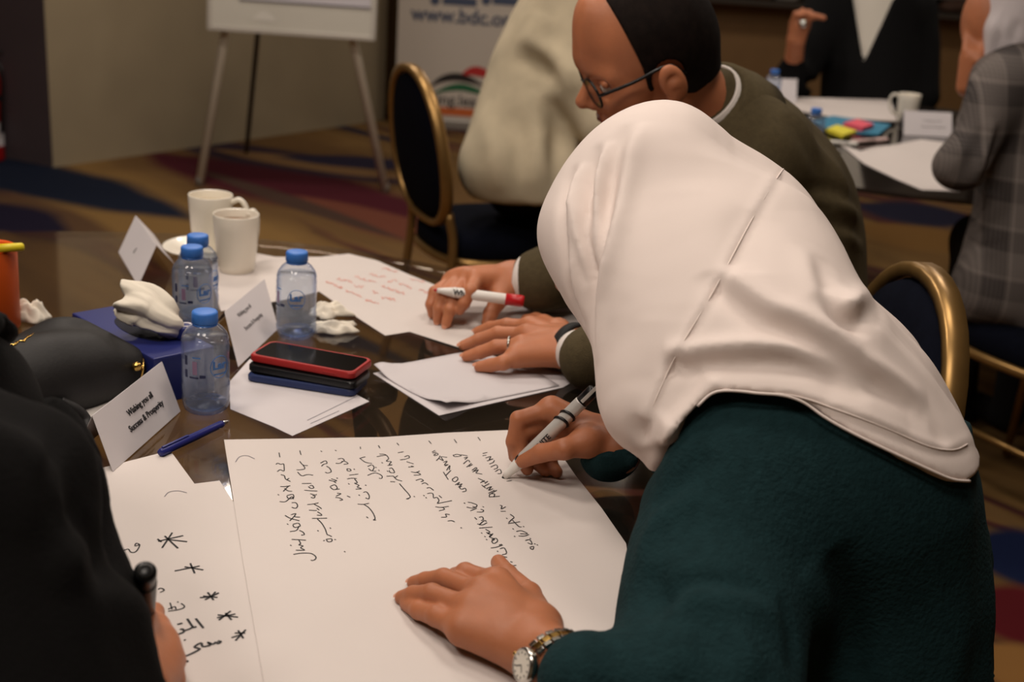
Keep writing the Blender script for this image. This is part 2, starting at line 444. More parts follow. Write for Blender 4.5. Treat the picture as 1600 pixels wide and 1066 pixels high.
def carpet_material():
    m = bpy.data.materials.new('patterned_carpet'); m.use_nodes = True
    nt = m.node_tree; N = nt.nodes; L = nt.links
    b = N['Principled BSDF']; b.inputs['Roughness'].default_value = .95; b.inputs['Specular IOR Level'].default_value = .1
    geo = N.new('ShaderNodeNewGeometry')
    # long wandering streaks
    mp = N.new('ShaderNodeMapping'); mp.vector_type = 'TEXTURE'
    mp.inputs['Rotation'].default_value = (0, 0, math.radians(-47)); mp.inputs['Scale'].default_value = (2.6, .34, 1)
    L.new(geo.outputs['Position'], mp.inputs['Vector'])
    nz = N.new('ShaderNodeTexNoise'); nz.inputs['Scale'].default_value = 1.1; nz.inputs['Detail'].default_value = 2.5
    L.new(mp.outputs['Vector'], nz.inputs['Vector'])
    rp = N.new('ShaderNodeValToRGB'); rp.color_ramp.interpolation = 'LINEAR'
    cs = [(0, (30, 34, 52)), (.34, (34, 36, 54)), (.36, (96, 72, 44)), (.45, (124, 96, 58)), (.52, (110, 82, 48)), (.54, (74, 52, 42)), (.60, (84, 44, 44)), (.62, (120, 92, 56)), (.70, (98, 76, 52)), (.72, (40, 40, 60)), (1, (66, 24, 32))]
    e = rp.color_ramp.elements
    e[0].position, e[0].color = cs[0][0], rgb(*cs[0][1]); e[1].position, e[1].color = 1, rgb(*cs[-1][1])
    for p, c in cs[1:-1]:
        q = e.new(p); q.color = rgb(*c)
    L.new(nz.outputs['Fac'], rp.inputs['Fac'])
    col = rp.outputs['Color']
    n2 = N.new('ShaderNodeTexNoise'); n2.inputs['Scale'].default_value = 2.0; n2.inputs['Detail'].default_value = 3
    L.new(geo.outputs['Position'], n2.inputs['Vector'])
    wob = N.new('ShaderNodeMath'); wob.operation = 'MULTIPLY_ADD'; wob.inputs[1].default_value = 1.0; wob.inputs[2].default_value = -.5
    L.new(n2.outputs['Fac'], wob.inputs[0])
    def lens(p0, p1, wpx, c, p=2.0):
        nonlocal col
        A = onz(*p0, 0); B = onz(*p1, 0); W = onz(*wpx, 0)
        ctr = (A+B)/2; ax = B-A; Ln = np.linalg.norm(ax)/2; ax /= 2*Ln; nn = np.array([-ax[1], ax[0], 0])
        wd = abs((W-ctr)@nn)
        def dot(v, off):
            d = N.new('ShaderNodeVectorMath'); d.operation = 'DOT_PRODUCT'; d.inputs[1].default_value = tuple(v)
            L.new(geo.outputs['Position'], d.inputs[0])
            s = N.new('ShaderNodeMath'); s.operation = 'SUBTRACT'; s.inputs[1].default_value = off; L.new(d.outputs['Value'], s.inputs[0])
            return s.outputs[0]
        s = dot(ax/Ln, float(ctr@ax/Ln)); t = dot(nn/wd, float(ctr@nn/wd))
        w2 = N.new('ShaderNodeMath'); w2.operation = 'MULTIPLY_ADD'; w2.inputs[1].default_value = .5; L.new(wob.outputs[0], w2.inputs[0]); L.new(t, w2.inputs[2])
        ta = N.new('ShaderNodeMath'); ta.operation = 'ABSOLUTE'; L.new(w2.outputs[0], ta.inputs[0])
        sa = N.new('ShaderNodeMath'); sa.operation = 'ABSOLUTE'; L.new(s, sa.inputs[0])
        sp = N.new('ShaderNodeMath'); sp.operation = 'POWER'; sp.inputs[1].default_value = p; L.new(sa.outputs[0], sp.inputs[0])
        ad = N.new('ShaderNodeMath'); ad.operation = 'ADD'; L.new(ta.outputs[0], ad.inputs[0]); L.new(sp.outputs[0], ad.inputs[1])
        lt = N.new('ShaderNodeMapRange'); lt.inputs['From Min'].default_value = 1.16; lt.inputs['From Max'].default_value = .80; L.new(ad.outputs[0], lt.inputs['Value'])
        mx = N.new('ShaderNodeMix'); mx.data_type = 'RGBA'
        L.new(lt.outputs[0], mx.inputs['Factor']); L.new(col, mx.inputs['A']); mx.inputs['B'].default_value = rgb(*c)
        col = mx.outputs['Result']
    GOLD, NAVY, MAR, BRN = (132, 102, 60), (25, 32, 48), (70, 25, 34), (92, 68, 48)
    lens((-200, 150), (700, 520), (260, 420), GOLD, 3)
    lens((150, 170), (900, 420), (560, 410), (104, 78, 48), 3)
    lens((-160, 225), (310, 345), (60, 318), NAVY)
    lens((-120, 295), (180, 372), (20, 305), BRN)
    lens((-140, 318), (110, 362), (0, 316), (30, 26, 44))
    lens((225, 236), (720, 352), (430, 320), MAR)
    lens((240, 212), (650, 290), (440, 268), (52, 40, 52))
    lens((330, 232), (650, 282), (480, 246), (128, 98, 66))
    lens((430, 245), (700, 262), (560, 263), (44, 40, 58))
    lens((460, 305), (760, 400), (600, 372), (104, 60, 46))
    lens((300, 262), (640, 378), (470, 330), (70, 52, 44))
    lens((1540, 640), (1700, 680), (1600, 690), (112, 84, 52))
    lens((1500, 850), (1700, 890), (1600, 915), (24, 34, 66))
    lens((1500, 930), (1700, 990), (1600, 1010), (92, 26, 32))
    lens((1500, 1015), (1700, 1075), (1600, 1085), (150, 108, 60))
    lens((1330, 350), (1560, 395), (1440, 395), (120, 88, 48))
    lens((1330, 318), (1540, 350), (1440, 318), (36, 36, 52))
    # pile
    n3 = N.new('ShaderNodeTexNoise'); n3.inputs['Scale'].default_value = 260
    L.new(geo.outputs['Position'], n3.inputs['Vector'])
    bp = N.new('ShaderNodeBump'); bp.inputs['Strength'].default_value = .5; bp.inputs['Distance'].default_value = .004
    L.new(n3.outputs['Fac'], bp.inputs['Height']); L.new(bp.outputs['Normal'], b.inputs['Normal'])
    L.new(col, b.inputs['Base Color'])
    return m

def quadbox(name, x0, x1, y0, y1, z0, z1, m, parent=None):
    return MB().box(((x0+x1)/2, (y0+y1)/2, (z0+z1)/2), (x1-x0, y1-y0, z1-z0)).build(name, m, parent)
X0, X1, Y0, Y1 = -4.2, 5.2, -2.2, 9.0
props(quadbox('floor', X0, X1, Y0, Y1, -.06, 0, carpet_material()), kind='structure')
props(quadbox('ceiling', X0, X1, Y0, Y1, CEIL, CEIL+.08, M_CEIL), kind='structure')
props(quadbox('wall_left', X0-.1, X0, Y0, Y1, 0, CEIL, M_COLUMN), kind='structure')
props(quadbox('wall_right', X1, X1+.1, Y0, Y1, 0, CEIL, M_WALL), kind='structure')
props(quadbox('wall_front', X0, X1, Y0-.1, Y0, 0, CEIL, M_WALL), kind='structure')
# far wall: wood dado, ledge, dark glazing above
SILL = .86
props(quadbox('wall_back', X0, X1, Y1, Y1+.1, 0, SILL, M_WOOD), kind='structure')
props(quadbox('wall_header', X0, X1, Y1, Y1+.1, 2.3, CEIL, M_WALL), kind='structure')
props(quadbox('trim_1', -.6, X1, Y1-.22, Y1+.02, SILL, SILL+.035, M_DARK), kind='structure')
win = thing('window_1', None, None, (2.3, Y1, SILL)); props(win, kind='structure')
quadbox('glass', X0, X1, Y1+.05, Y1+.07, SILL, 2.3, mat('night_glass', rgb(26, 25, 26), .15), win)
for i in range(7):
    x = -.45+.95*i
    quadbox('mullion', x-.04, x+.04, Y1-.02, Y1+.05, SILL+.035, 2.3, M_BLACKFRAME, win)
    quadbox('blind', x+.1, x+.82, Y1, Y1+.02, SILL+.12, 2.3, M_CURTAIN, win)
# the projecting column and the wall that runs back from it
cA = onz(83, 262, 0); cB = onz(600, 188, 0)
dirw = nrm(cB-cA); nw = np.array([-dirw[1], dirw[0], 0.])
cC = cA + np.array([-.89, .45, 0.])*2.0
poly = [cA, cB, cB+nw*2.2, cC+nw*1.2, cC]
mb = MB(); n = len(poly)
vs = [(p[0], p[1], 0) for p in poly]+[(p[0], p[1], CEIL) for p in poly]
mb.add(vs, [tuple(range(n))[::-1], tuple(range(n, 2*n))])
mb.add(vs, [(0, 1, n+1, n), (1, 2, n+2, n+1), (2, 3, n+3, n+2), (3, 4, n+4, n+3)])
mb.cur = 1; mb.add(vs, [(4, 0, n, n+4)])
wc = mb.build('wall_column', [M_WALL, M_COLUMN]); props(wc, kind='structure')
# recessed downlights
dl_ring = mat('downlight_trim', rgb(225, 222, 215), .5)
dl_glow = bpy.data.materials.new('downlight_diffuser'); dl_glow.use_nodes = True
pb = dl_glow.node_tree.nodes['Principled BSDF']; pb.inputs['Emission Color'].default_value = (1, .88, .75, 1); pb.inputs['Emission Strength'].default_value = 2.0
names = ['front left', 'front middle', 'near round glass table, left', 'near round glass table, right', 'behind round glass table', 'above the far table', 'by the easel', 'in the far middle', 'in the far right']
for (lx, ly, lr, lw), nm_ in zip(LAMPS, names):
    t = thing('ceiling_downlight', 'round white recessed ceiling downlight '+nm_, 'downlight', (lx, ly, CEIL), 0, 'ceiling downlights')
    MB().lathe([(lr+.05, CEIL-.001), (lr+.05, CEIL-.012), (lr+.005, CEIL-.02), (lr, CEIL-.006)], (lx, ly, 0), cap0=False, cap1=False).build('trim_ring', dl_ring, t, True)
    MB().lathe([(lr, CEIL-.004), (lr, CEIL-.002)], (lx, ly, 0)).build('diffuser', dl_glow, t)

# ================================================================== tables
def glass_material(name='smoked_glass', haze=.05, tint=(104, 96, 86)):
    m = bpy.data.materials.new(name); m.use_nodes = True
    nt = m.node_tree; N = nt.nodes; L = nt.links
    N.remove(N['Principled BSDF']); out = N['Material Output']
    tr = N.new('ShaderNodeBsdfTransparent'); tr.inputs[0].default_value = rgb(238, 232, 224)
    gl = N.new('ShaderNodeBsdfGlossy'); gl.inputs['Roughness'].default_value = .06; gl.inputs['Color'].default_value = (1, 1, 1, 1)
    fr = thin_fresnel(nt, 1.5)
    df = N.new('ShaderNodeBsdfDiffuse'); df.inputs['Color'].default_value = rgb(*tint)
    m1 = N.new('ShaderNodeMixShader'); m1.inputs[0].default_value = haze; L.new(tr.outputs[0], m1.inputs[1]); L.new(df.outputs[0], m1.inputs[2])
    m2 = N.new('ShaderNodeMixShader'); L.new(fr.outputs[0], m2.inputs[0]); L.new(m1.outputs[0], m2.inputs[1]); L.new(gl.outputs[0], m2.inputs[2])
    L.new(m2.outputs[0], out.inputs['Surface']); return m
M_GLASS = glass_material()
M_GLASS2 = glass_material('dark_smoked_glass', .75, (44, 38, 34))
M_TLEG = mat('dark_bronze_metal', rgb(58, 46, 34), .4, .6)
TC = np.array([-.55, 1.36]); TR = .90
def table(center, R, ang, label, top_m):
    cx, cy = center
    t = thing('round_table', label, 'table', (cx, cy, 0), 0)
    MB().lathe([(R-.004, TZ-.012), (R, TZ-.010), (R, TZ-.002), (R-.003, TZ)], (cx, cy, 0), n=96).build('tabletop', top_m, t, False)
    for k in range(4):
        a = ang+k*math.pi/2; x, y = cx+.42*math.cos(a), cy+.42*math.sin(a)
        x2, y2 = cx+.52*math.cos(a), cy+.52*math.sin(a)
        MB().tube([(x, y, TZ-.03), (x2, y2, .01)], .016, 12).build('leg', M_TLEG, t, True)
        MB().lathe([(.024, 0), (.024, .02), (.017, .03)], (x2, y2, 0), n=14).build('foot', mat('black_rubber', rgb(18, 18, 18), .7), t, True)
        MB().lathe([(.05, TZ-.034), (.05, TZ-.013)], (x, y, 0), n=18).build('mount', M_TLEG, t, True)
    ring = [(cx+.42*math.cos(a), cy+.42*math.sin(a), TZ-.045) for a in np.linspace(0, 2*math.pi, 48, endpoint=False)]
    MB().tube(ring, .011, 8, closed=True).build('support_ring', M_TLEG, t, True)
    return t
table(TC, TR, math.radians(34), 'round smoked-glass table in the foreground, covered with papers and bottles', M_GLASS)
T2C = np.array([1.22, 4.02])
table(T2C, .93, math.radians(20), 'round dark table in the background, behind the man in the olive jacket', M_GLASS2)

# ================================================================== banquet chairs
M_GOLD = mat('gold_paint', rgb(158, 124, 74), .34, .7, vary=.06, vscale=30)
M_NAVY = mat('navy_fabric', rgb(10, 13, 24), .95, vary=.15, vscale=60, bump=.2, bscale=400, spec=.1)
def arch(w, z0, z1, n=40, p=2.4):            # outline of the rounded back, in (y, z)
    zc = z0+(z1-z0)*.42
    out = []
    for i in range(n):
        a = 2*math.pi*i/n; c, s = math.cos(a), math.sin(a)
        hz = (z1-zc) if s > 0 else (zc-z0)
        pw = 2/2.1 if s > 0 else 2/3.2
        ww = w/2*(1 if s > 0 else 1-.16*(abs(s)))
        out.append((ww*math.copysign(abs(c)**pw, c), zc+hz*math.copysign(abs(s)**pw, s)))
    return out
def make_chair(label, loc, rz):              # local front is +x
    t = thing('banquet_chair', label, 'chair', loc, rz, 'navy and gold banquet chairs')
    M = Matrix.Translation(Vector(loc)) @ Matrix.Rotation(rz, 4, 'Z')
    def put(name, mb, m, smooth=True):
        o = mb.build(name, m, None, smooth)
        o.data.transform(M); o.parent = t; o.matrix_parent_inverse = parent_inv(t); return o
    tilt = lambda y, z: (-.20-.16*max(0, z-.46), y, z)
    A = arch(.42, .50, .93)
    # pad: domed both ways
    mb = MB(); rings = []
    for sc, off in [(.0, .030), (.5, .028), (.8, .022), (.93, .012), (.95, 0), (.93, -.010), (.8, -.018), (.5, -.022), (0, -.023)]:
        zc = .50+.43*.42
        rings.append([np.array(tilt(y*sc, zc+(z-zc)*sc))+np.array([off, 0, 0]) for y, z in A])
    n = len(A)
    vs = [p for r in rings for p in r]
    fs = [(i*n+j, i*n+(j+1) % n, (i+1)*n+(j+1) % n, (i+1)*n+j) for i in range(len(rings)-1) for j in range(n)]
    mb.add(vs, fs); put('back_pad', mb, M_NAVY)
    # frame band
    mb = MB(); vs = []; fs = []
    for y, z in A:
        zc = .50+.43*.42; o_ = np.array([0, y, z-zc]); on = o_/np.linalg.norm(o_)
        for dx, dr in [(-.016, .010), (.011, .010), (.015, .004), (.011, -.010), (-.016, -.010), (-.020, -.003)]:
            q = np.array([0, y, z])+on*dr; b = np.array(tilt(q[1], q[2])); b[0] += dx; vs.append(b)
    m6 = 6
    for j in range(n):
        for k in range(m6):
            fs.append((j*m6+k, ((j+1) % n)*m6+k, ((j+1) % n)*m6+(k+1) % m6, j*m6+(k+1) % m6))
    mb.add(vs, fs); put('back_frame', mb, M_GOLD)
    # seat: domed cushion on a gold rail
    mb = MB(); rings = []
    def so(sc, z, nn=36):
        r = []
        for i in range(nn):
            a = 2*math.pi*i/nn; c, s = math.cos(a), math.sin(a)
            r.append((.015+.225*sc*math.copysign(abs(c)**.7, c), .215*sc*math.copysign(abs(s)**.7, s), z))
        return r
    for sc, z in [(.96, .415), (1.0, .425), (1.0, .455), (.96, .478), (.85, .492), (.6, .50), (.3, .503), (0, .503)]: rings.append(so(sc, z))
    n = 36; vs = [p for r in rings for p in r]
    fs = [(i*n+j, i*n+(j+1) % n, (i+1)*n+(j+1) % n, (i+1)*n+j) for i in range(len(rings)-1) for j in range(n)]+[tuple(range(n))[::-1]]
    mb.add(vs, fs); put('seat', mb, M_NAVY)
    put('seat_rail', MB().tube(so(.98, .405), .013, 8, closed=True), M_GOLD)
    for s in (-1, 1):
        put('leg', MB().tube([(.20, s*.17, .41), (.225, s*.18, .012)], [.013, .011], 10), M_GOLD)
        put('leg', MB().tube(spline([(-.205, s*.165, .55), (-.19, s*.175, .44), (-.22, s*.175, .2), (-.27, s*.175, .012)], 5), .013, 10), M_GOLD)
        put('stretcher', MB().tube([(.213, s*.175, .2), (-.225, s*.175, .2)], .008, 8), M_GOLD)
    put('stretcher', MB().tube([(-.225, -.175, .2), (-.225, .175, .2)], .008, 8), M_GOLD)
    return t
make_chair('navy and gold banquet chair carrying the person in the cream jacket', (-.085, 3.64, 0), math.radians(25))
make_chair('navy and gold banquet chair whose back shows beside the white headscarf', (.285, 1.63, 0), math.radians(184))
make_chair('navy and gold banquet chair under the woman in the plaid blazer', (1.36, 2.95, 0), math.radians(120))

# ================================================================== woman in the white headscarf
M_SKIN = mat('skin', rgb(170, 106, 72), .5, vary=.08, vscale=25, bump=.12, bscale=220, sss=.15)
M_SKIN2 = mat('tan_skin', rgb(186, 118, 82), .5, vary=.08, vscale=25, bump=.12, bscale=220, sss=.15)
M_NAIL = mat('fingernail', rgb(214, 150, 120), .3)
M_SCARF = mat('white_chiffon', rgb(234, 220, 213), .75, vary=.015, vscale=8, bump=.04, bscale=900, sheen=.1)
M_TEAL = mat('teal_knit', rgb(24, 47, 50), .95, vary=.14, vscale=90, bump=.8, bscale=240, sheen=.15, spec=.15)

torso = Soft()
torso.cap(at(1235, 735, 1.20), at(1300, 660, 1.42), .125, .13, .05)      # upper back
torso.cap(at(1300, 800, 1.24), at(1345, 1010, 1.26), .150, .135, .06)
torso.cap(at(1330, 800, 1.34), at(1365, 1010, 1.36), .150, .135, .06)
torso.cap(at(1360, 1000, 1.3), at(1370, 1250, 1.36), .150, .17, .06)
torso.cap(at(1130, 720, 1.18), at(1170, 900, 1.15), .075, .075, .06)       # near shoulder and upper arm
torso.cap(at(1120, 800, 1.14), at(1110, 1010, 1.05), .078, .07, .05)
torso.cap(at(1110, 1010, 1.05), at(1120, 1110, 1.0), .07, .065, .04)
arm_el = at(1090, 1120, 1.0); cuffL = onz(918, 1066, TZ+.040)
torso.cap(arm_el, cuffL, .062, .040, .04)
sh_far = at(1235, 580, 1.50); el_far = onz(1120, 790, TZ+.06); cuffR = onz(958, 706, TZ+.045)
torso.cap(sh_far, el_far, .08, .06, .04); torso.cap(el_far, cuffR, .058, .039, .03)
torso.fit([(1050, 690), (1010, 760), (985, 840), (973, 880), (962, 960), (955, 1000)], .8, 1.7)
torso.fit([(1530, 755), (1540, 800), (1552, 880), (1556, 920), (1553, 1000), (1551, 1080), (1550, 1150)], .8, 1.9)
torso.crease(([(1100, 655), (1096, 760), (1090, 880)], -.004, .010), ([(1088, 760), (1040, 800), (1010, 850), (1005, 890)], .006, .012),
    ([(1105, 700), (1060, 760), (1025, 800)], -.006, .012), ([(1010, 890), (1030, 930), (1040, 960)], -.010, .014),
    ([(1035, 940), (1080, 910), (1150, 915), (1210, 930)], -.007, .010), ([(1040, 965), (1090, 935), (1150, 940), (1230, 965)], .008, .015),
    ([(1215, 930), (1240, 1000), (1235, 1060)], -.005, .010), ([(1300, 860), (1330, 930), (1335, 1010), (1330, 1066)], -.014, .025),
    ([(1110, 940), (1160, 1010), (1180, 1066)], .006, .014), ([(1050, 960), (1065, 1010), (1060, 1066)], .007, .014), ([(1260, 880), (1290, 960), (1290, 1066)], .008, .02))

HEM = [(1035, 700), (1060, 668), (1090, 635), (1115, 613), (1150, 611), (1185, 615), (1225, 618), (1258, 630), (1285, 650), (1330, 676), (1400, 710), (1460, 738), (1490, 750), (1515, 752), (1532, 735)]
HEM2 = [(1035, 708), (1062, 675), (1092, 641), (1117, 619), (1150, 617), (1180, 619), (1195, 615), (1225, 616), (1262, 624), (1300, 638), (1340, 652), (1400, 676), (1450, 698), (1490, 704), (1512, 694), (1526, 690)]
LIMB = [(1020, 724), (1005, 723), (985, 715), (960, 692), (945, 665), (935, 630), (930, 580), (928, 535), (915, 520), (900, 500), (888, 478), (873, 452), (860, 430), (850, 410), (842, 385), (836, 362), (838, 345), (848, 325), (861, 300), (870, 272), (895, 235), (920, 210), (950, 185), (1000, 160), (1050, 156), (1070, 158), (1090, 168), (1110, 190), (1140, 212), (1190, 238), (1225, 265), (1255, 295), (1285, 330), (1310, 368), (1335, 420), (1348, 460), (1362, 463), (1375, 470), (1400, 495), (1440, 545), (1490, 620), (1515, 675), (1526, 700), (1530, 722)]
scarf = Soft()
scarf.ell(at(1018, 320, 1.34), (.112, .10, .106), None, .0)                # head
scarf.ell(at(908, 362, 1.33), (.046, .075, .058), None, .05)                # brow and cheek
scarf.cap(at(1060, 295, 1.34), at(1140, 370, 1.36), .085, .095, .05)
scarf.cap(at(1140, 380, 1.38), at(1205, 530, 1.38), .088, .105, .05)
scarf.cap(at(1010, 440, 1.28), at(1045, 590, 1.21), .078, .066, .05)        # layer hanging below the chin
scarf.cap(at(1045, 580, 1.21), at(1022, 655, 1.17), .062, .040, .04)
scarf.cap(at(1240, 560, 1.38), at(1310, 640, 1.36), .095, .105, .05)
scarf.cap(at(1290, 640, 1.32), at(1430, 690, 1.34), .09, .06, .05)
scarf.cap(at(1140, 440, 1.27), at(1230, 580, 1.21), .10, .11, .06)         # cloth spanning from the head to the shoulder
scarf.cap(at(1090, 500, 1.24), at(1150, 630, 1.19), .085, .085, .06)
scarf.cap(at(1230, 580, 1.23), at(1340, 640, 1.26), .11, .10, .06)
lobe = Soft()
lobe.cap(at(1010, 440, 1.28), at(1045, 590, 1.21), .076, .060, .04)
lobe.cap(at(1045, 580, 1.21), at(1020, 660, 1.165), .058, .034, .03)
scarf.lo -= np.array([.03, .10, .04]); scarf.hi += np.array([.06, .03, .03])
torso_g = bake(torso, scarf.lo-.03, scarf.hi+.03, .008)
scarf.post.append(lambda p, d: smin(d, torso_g(p)-.010, .03))
scarf.fit(LIMB, .9, 2.0, sig=.04, it=3)
scarf.crease(                                                              # pleats round the face, folds over the back
    ([(992, 192), (975, 235), (965, 290), (955, 350), (945, 400), (938, 440), (934, 500), (931, 570)], .012, .014, 1),
    ([(943, 222), (932, 260), (926, 300), (924, 350), (926, 400), (930, 440)], .010, .010, 1),
    ([(905, 255), (893, 285), (886, 320), (884, 360), (890, 410), (900, 460), (915, 505)], .008, .009, 1),
    ([(895, 320), (897, 360), (905, 400), (918, 445)], .006, .007, 1), ([(908, 330), (915, 370), (925, 420), (931, 470)], .003, .006, 1),
    ([(1120, 418), (1128, 432), (1145, 450), (1196, 488), (1243, 507), (1291, 536), (1339, 571), (1387, 600), (1425, 625), (1450, 640)], .010, .014, 1),
    ([(1034, 563), (1046, 562), (1072, 561), (1110, 557), (1180, 553), (1228, 555), (1266, 564), (1304, 580), (1330, 598), (1360, 615)], .009, .012, 1),
    ([(1280, 455), (1303, 476), (1318, 487), (1335, 488), (1350, 478), (1365, 465)], .010, .013, 1),
    ([(1268, 392), (1275, 430), (1290, 470), (1310, 505), (1350, 540)], -.005, .014, 1),
    ([(1180, 330), (1162, 380), (1168, 430)], -.005, .02), ([(1035, 688), (1070, 640), (1105, 603), (1140, 596)], .005, .011),
    ([(1040, 660), (1075, 610), (1100, 582)], -.006, .02), ([(1300, 610), (1360, 640), (1420, 665)], .004, .018),
    ([(1010, 690), (1000, 675), (1005, 650)], -.004, .010), ([(1060, 300), (1050, 400), (1030, 500)], -.003, .03), ([(1440, 640), (1468, 680), (1474, 700)], -.003, .010))
SEAM = [(1224, 264), (1205, 292), (1170, 352), (1130, 428), (1095, 490), (1060, 548), (1033, 605), (1015, 650), (1004, 695)]
scarf.crease((SEAM, -.0022, .006, 1), (HEM2[6:], .0022, .006, 1))

# the hem: a closed loop round the back, its far half mirrored
ax_e = nrm(at(1215, 520, 1.36)-at(1365, 1010, 1.36)); ax_f = nrm(np.cross(ax_e, [0, 1., 0])); ax_l = np.cross(ax_e, ax_f)
def hem_field(px):
    H = scarf.hits(px); c = H[-1]
    Mi = H-2*((H-c)@ax_l)[:, None]*ax_l
    loop = np.concatenate([H, Mi[::-1][1:], H[:1]])
    e = np.gradient(loop, axis=0)
    def f(p):
        best = np.full(len(p), 9.); out = np.zeros(len(p))
        for a, b in zip(loop[:-1], loop[1:]):
            d, t = segdist(p, a, b); m = d < best
            best[m] = d[m]; out[m] = -((p-a-t[:, None]*(b-a))@ax_e)[m]
        return out
    return bake(f, scarf.lo-.03, scarf.hi+.03, .009)
hem1 = hem_field(HEM)
_lo, _D = band(scarf, scarf.lo-.02, scarf.hi+.02, .004); scarf_g = trilinear(_D, _lo, .004)
def f_under(p):
    d = scarf_g(p)
    return smin(-smin(-d, -hem1(p), .005), -smin(-d, -(lobe(p)-.012), .005), .004)

woman = thing('person', 'woman in white headscarf and teal sweater bending over the sheet, writing', 'person', tuple(at(1365, 1250, 1.36)*np.array([1, 1, 0])))
f_sweater = lambda p: np.maximum(torso(p), scarf_g(p)+.010-1.5*np.maximum(hem1(p), 0))
link('sweater', torso.mesh('sweater', .006, fn=f_sweater), M_TEAL, woman)
hs = link('headscarf', scarf.mesh('headscarf', .004, fn=f_under), M_SCARF, woman)
def edge(name, px, r, off=.0):
    H = scarf.hits(spline(px, 6))
    for _ in range(4): H[1:-1] = .5*H[1:-1]+.25*(H[:-2]+H[2:])
    MB().tube(H, r, 6).build(name, M_SCARF, hs, True)
edge('stitched_seam', SEAM, .0007); edge('rolled_hem', HEM2[6:-1], .0008); edge('rolled_hem', HEM[2:-1], .0014)

# ------------------------------------------------------------------ hands: palm, four fingers, thumb, all measured joint by joint
def J(px, py, dz): return onz(px, py, TZ+dz)
def hand(S, wrist, fore, mcps, fingers, thumb, s=1.0, rw=.026, rf=None):
    w = J(*wrist); f = J(*fore)
    M = [J(*m) for m in mcps]
    S.cap(f, w, (rf or rw*1.05), rw, .012)
    for m, r in zip(M, (.0125, .0125, .0120, .0115)):
        S.cap(w+(m-w)*.12+(m-M[1])*.25, m, .016*s, r*s, .014)
        S.cap(w+(m-w)*.5, m, .0135*s, r*s, .014)
    for m, fg in zip(M, fingers):
        P = [m]+[J(*q) for q in fg]
        rs = [.0105*s, .0092*s, .0082*s, .0068*s]
        S.cap(P[0], P[1], rs[0], rs[1], .007)
        S.cap(P[1], P[2], rs[1], rs[2], .003); S.cap(P[2], P[3], rs[2], rs[3], .003)
    T = [J(*q) for q in thumb]
    S.cap(w+(T[0]-w)*.3, T[0], .017*s, .016*s, .014)
    S.cap(T[0], T[1], .0155*s, .0115*s, .012); S.cap(T[1], T[2], .0115*s, .0100*s, .004); S.cap(T[2], T[3], .0100*s, .0078*s, .004)
    return M
def nails(tips, prev, s, parent, name='fingernail'):
    for t, p in zip(tips, prev):
        t, p = J(*t), J(*p); d = nrm(t-p); up = nrm(np.array([0, -.25, 1.])-d*np.dot([0, -.25, 1.], d)); sd = np.cross(d, up)
        c = t+d*.0022*s+up*.0064*s
        mb = MB(); vs = []; fs = []
        for i in range(5):
            for j in range(5):
                a = (j-2)/2; b = (i-2)/2
                wv = .0044*s*(1-.25*max(0, -b)**2 if b < 0 else 1-.35*b*b)
                vs.append(c+sd*a*wv+d*b*.0056*s-up*(.0018*s*a*a+.0012*s*max(0, b)**2))
        for i in range(4):
            for j in range(4): fs.append((i*5+j, i*5+j+1, i*5+j+6, i*5+j+5))
        mb.add(vs, fs).build(name, M_NAIL, parent, True)

wl = Soft()
LF = [[(727, 895, .029), (712, 901, .014), (713, 905, .007)], [(693, 904, .026), (665, 908, .016), (647, 911, .009)],
      [(675, 928, .027), (646, 930, .017), (628, 934, .009)], [(682, 963, .022), (655, 954, .015), (636, 944, .009)]]
LT = [(846, 978, .030), (826, 930, .022), (792, 899, .013), (779, 879, .010)]
hand(wl, (842, 1012, .030), (905, 1070, .036), [(776, 913, .034), (754, 929, .036), (737, 953, .033), (724, 984, .026)], LF, LT, 1.0, .024, .029)
wr = Soft()
RF = [[(810, 655, .068), (802, 690, .042), (804, 714, .022)], [(812, 680, .048), (812, 714, .026), (824, 734, .012)],
      [(835, 694, .034), (838, 722, .017), (852, 736, .010)], [(858, 706, .026), (860, 726, .014), (870, 738, .010)]]
RT = [(918, 690, .060), (882, 702, .056), (846, 708, .044), (817, 721, .028)]
hand(wr, (932, 684, .052), (965, 704, .047), [(862, 640, .078), (872, 650, .066), (882, 668, .050), (892, 688, .036)], RF, RT, 1.0, .026, .028)
wh = Soft()                                                              # the head under the scarf and the face edge that shows
wh.ell(at(1005, 345, 1.34), (.085, .075, .095), None, 0)
wh.cap(at(935, 410, 1.345), at(915, 430, 1.345), .040, .030, .03)
wh.cap(at(888, 432, 1.35), at(878, 444, 1.35), .010, .007, .01)
wh.cap(at(1060, 420, 1.33), at(1180, 600, 1.32), .055, .06, .03)
body = join_meshes('body', [wl.mesh('a', .0022), wr.mesh('b', .0022), wh.mesh('c', .006)])
bo = link('body', body, M_SKIN, woman)
nails([f[2] for f in LF[1:]]+[LT[3]], [f[1] for f in LF[1:]]+[LT[2]], .95, bo)
nails([RT[3]], [RT[2]], 1.0, bo)

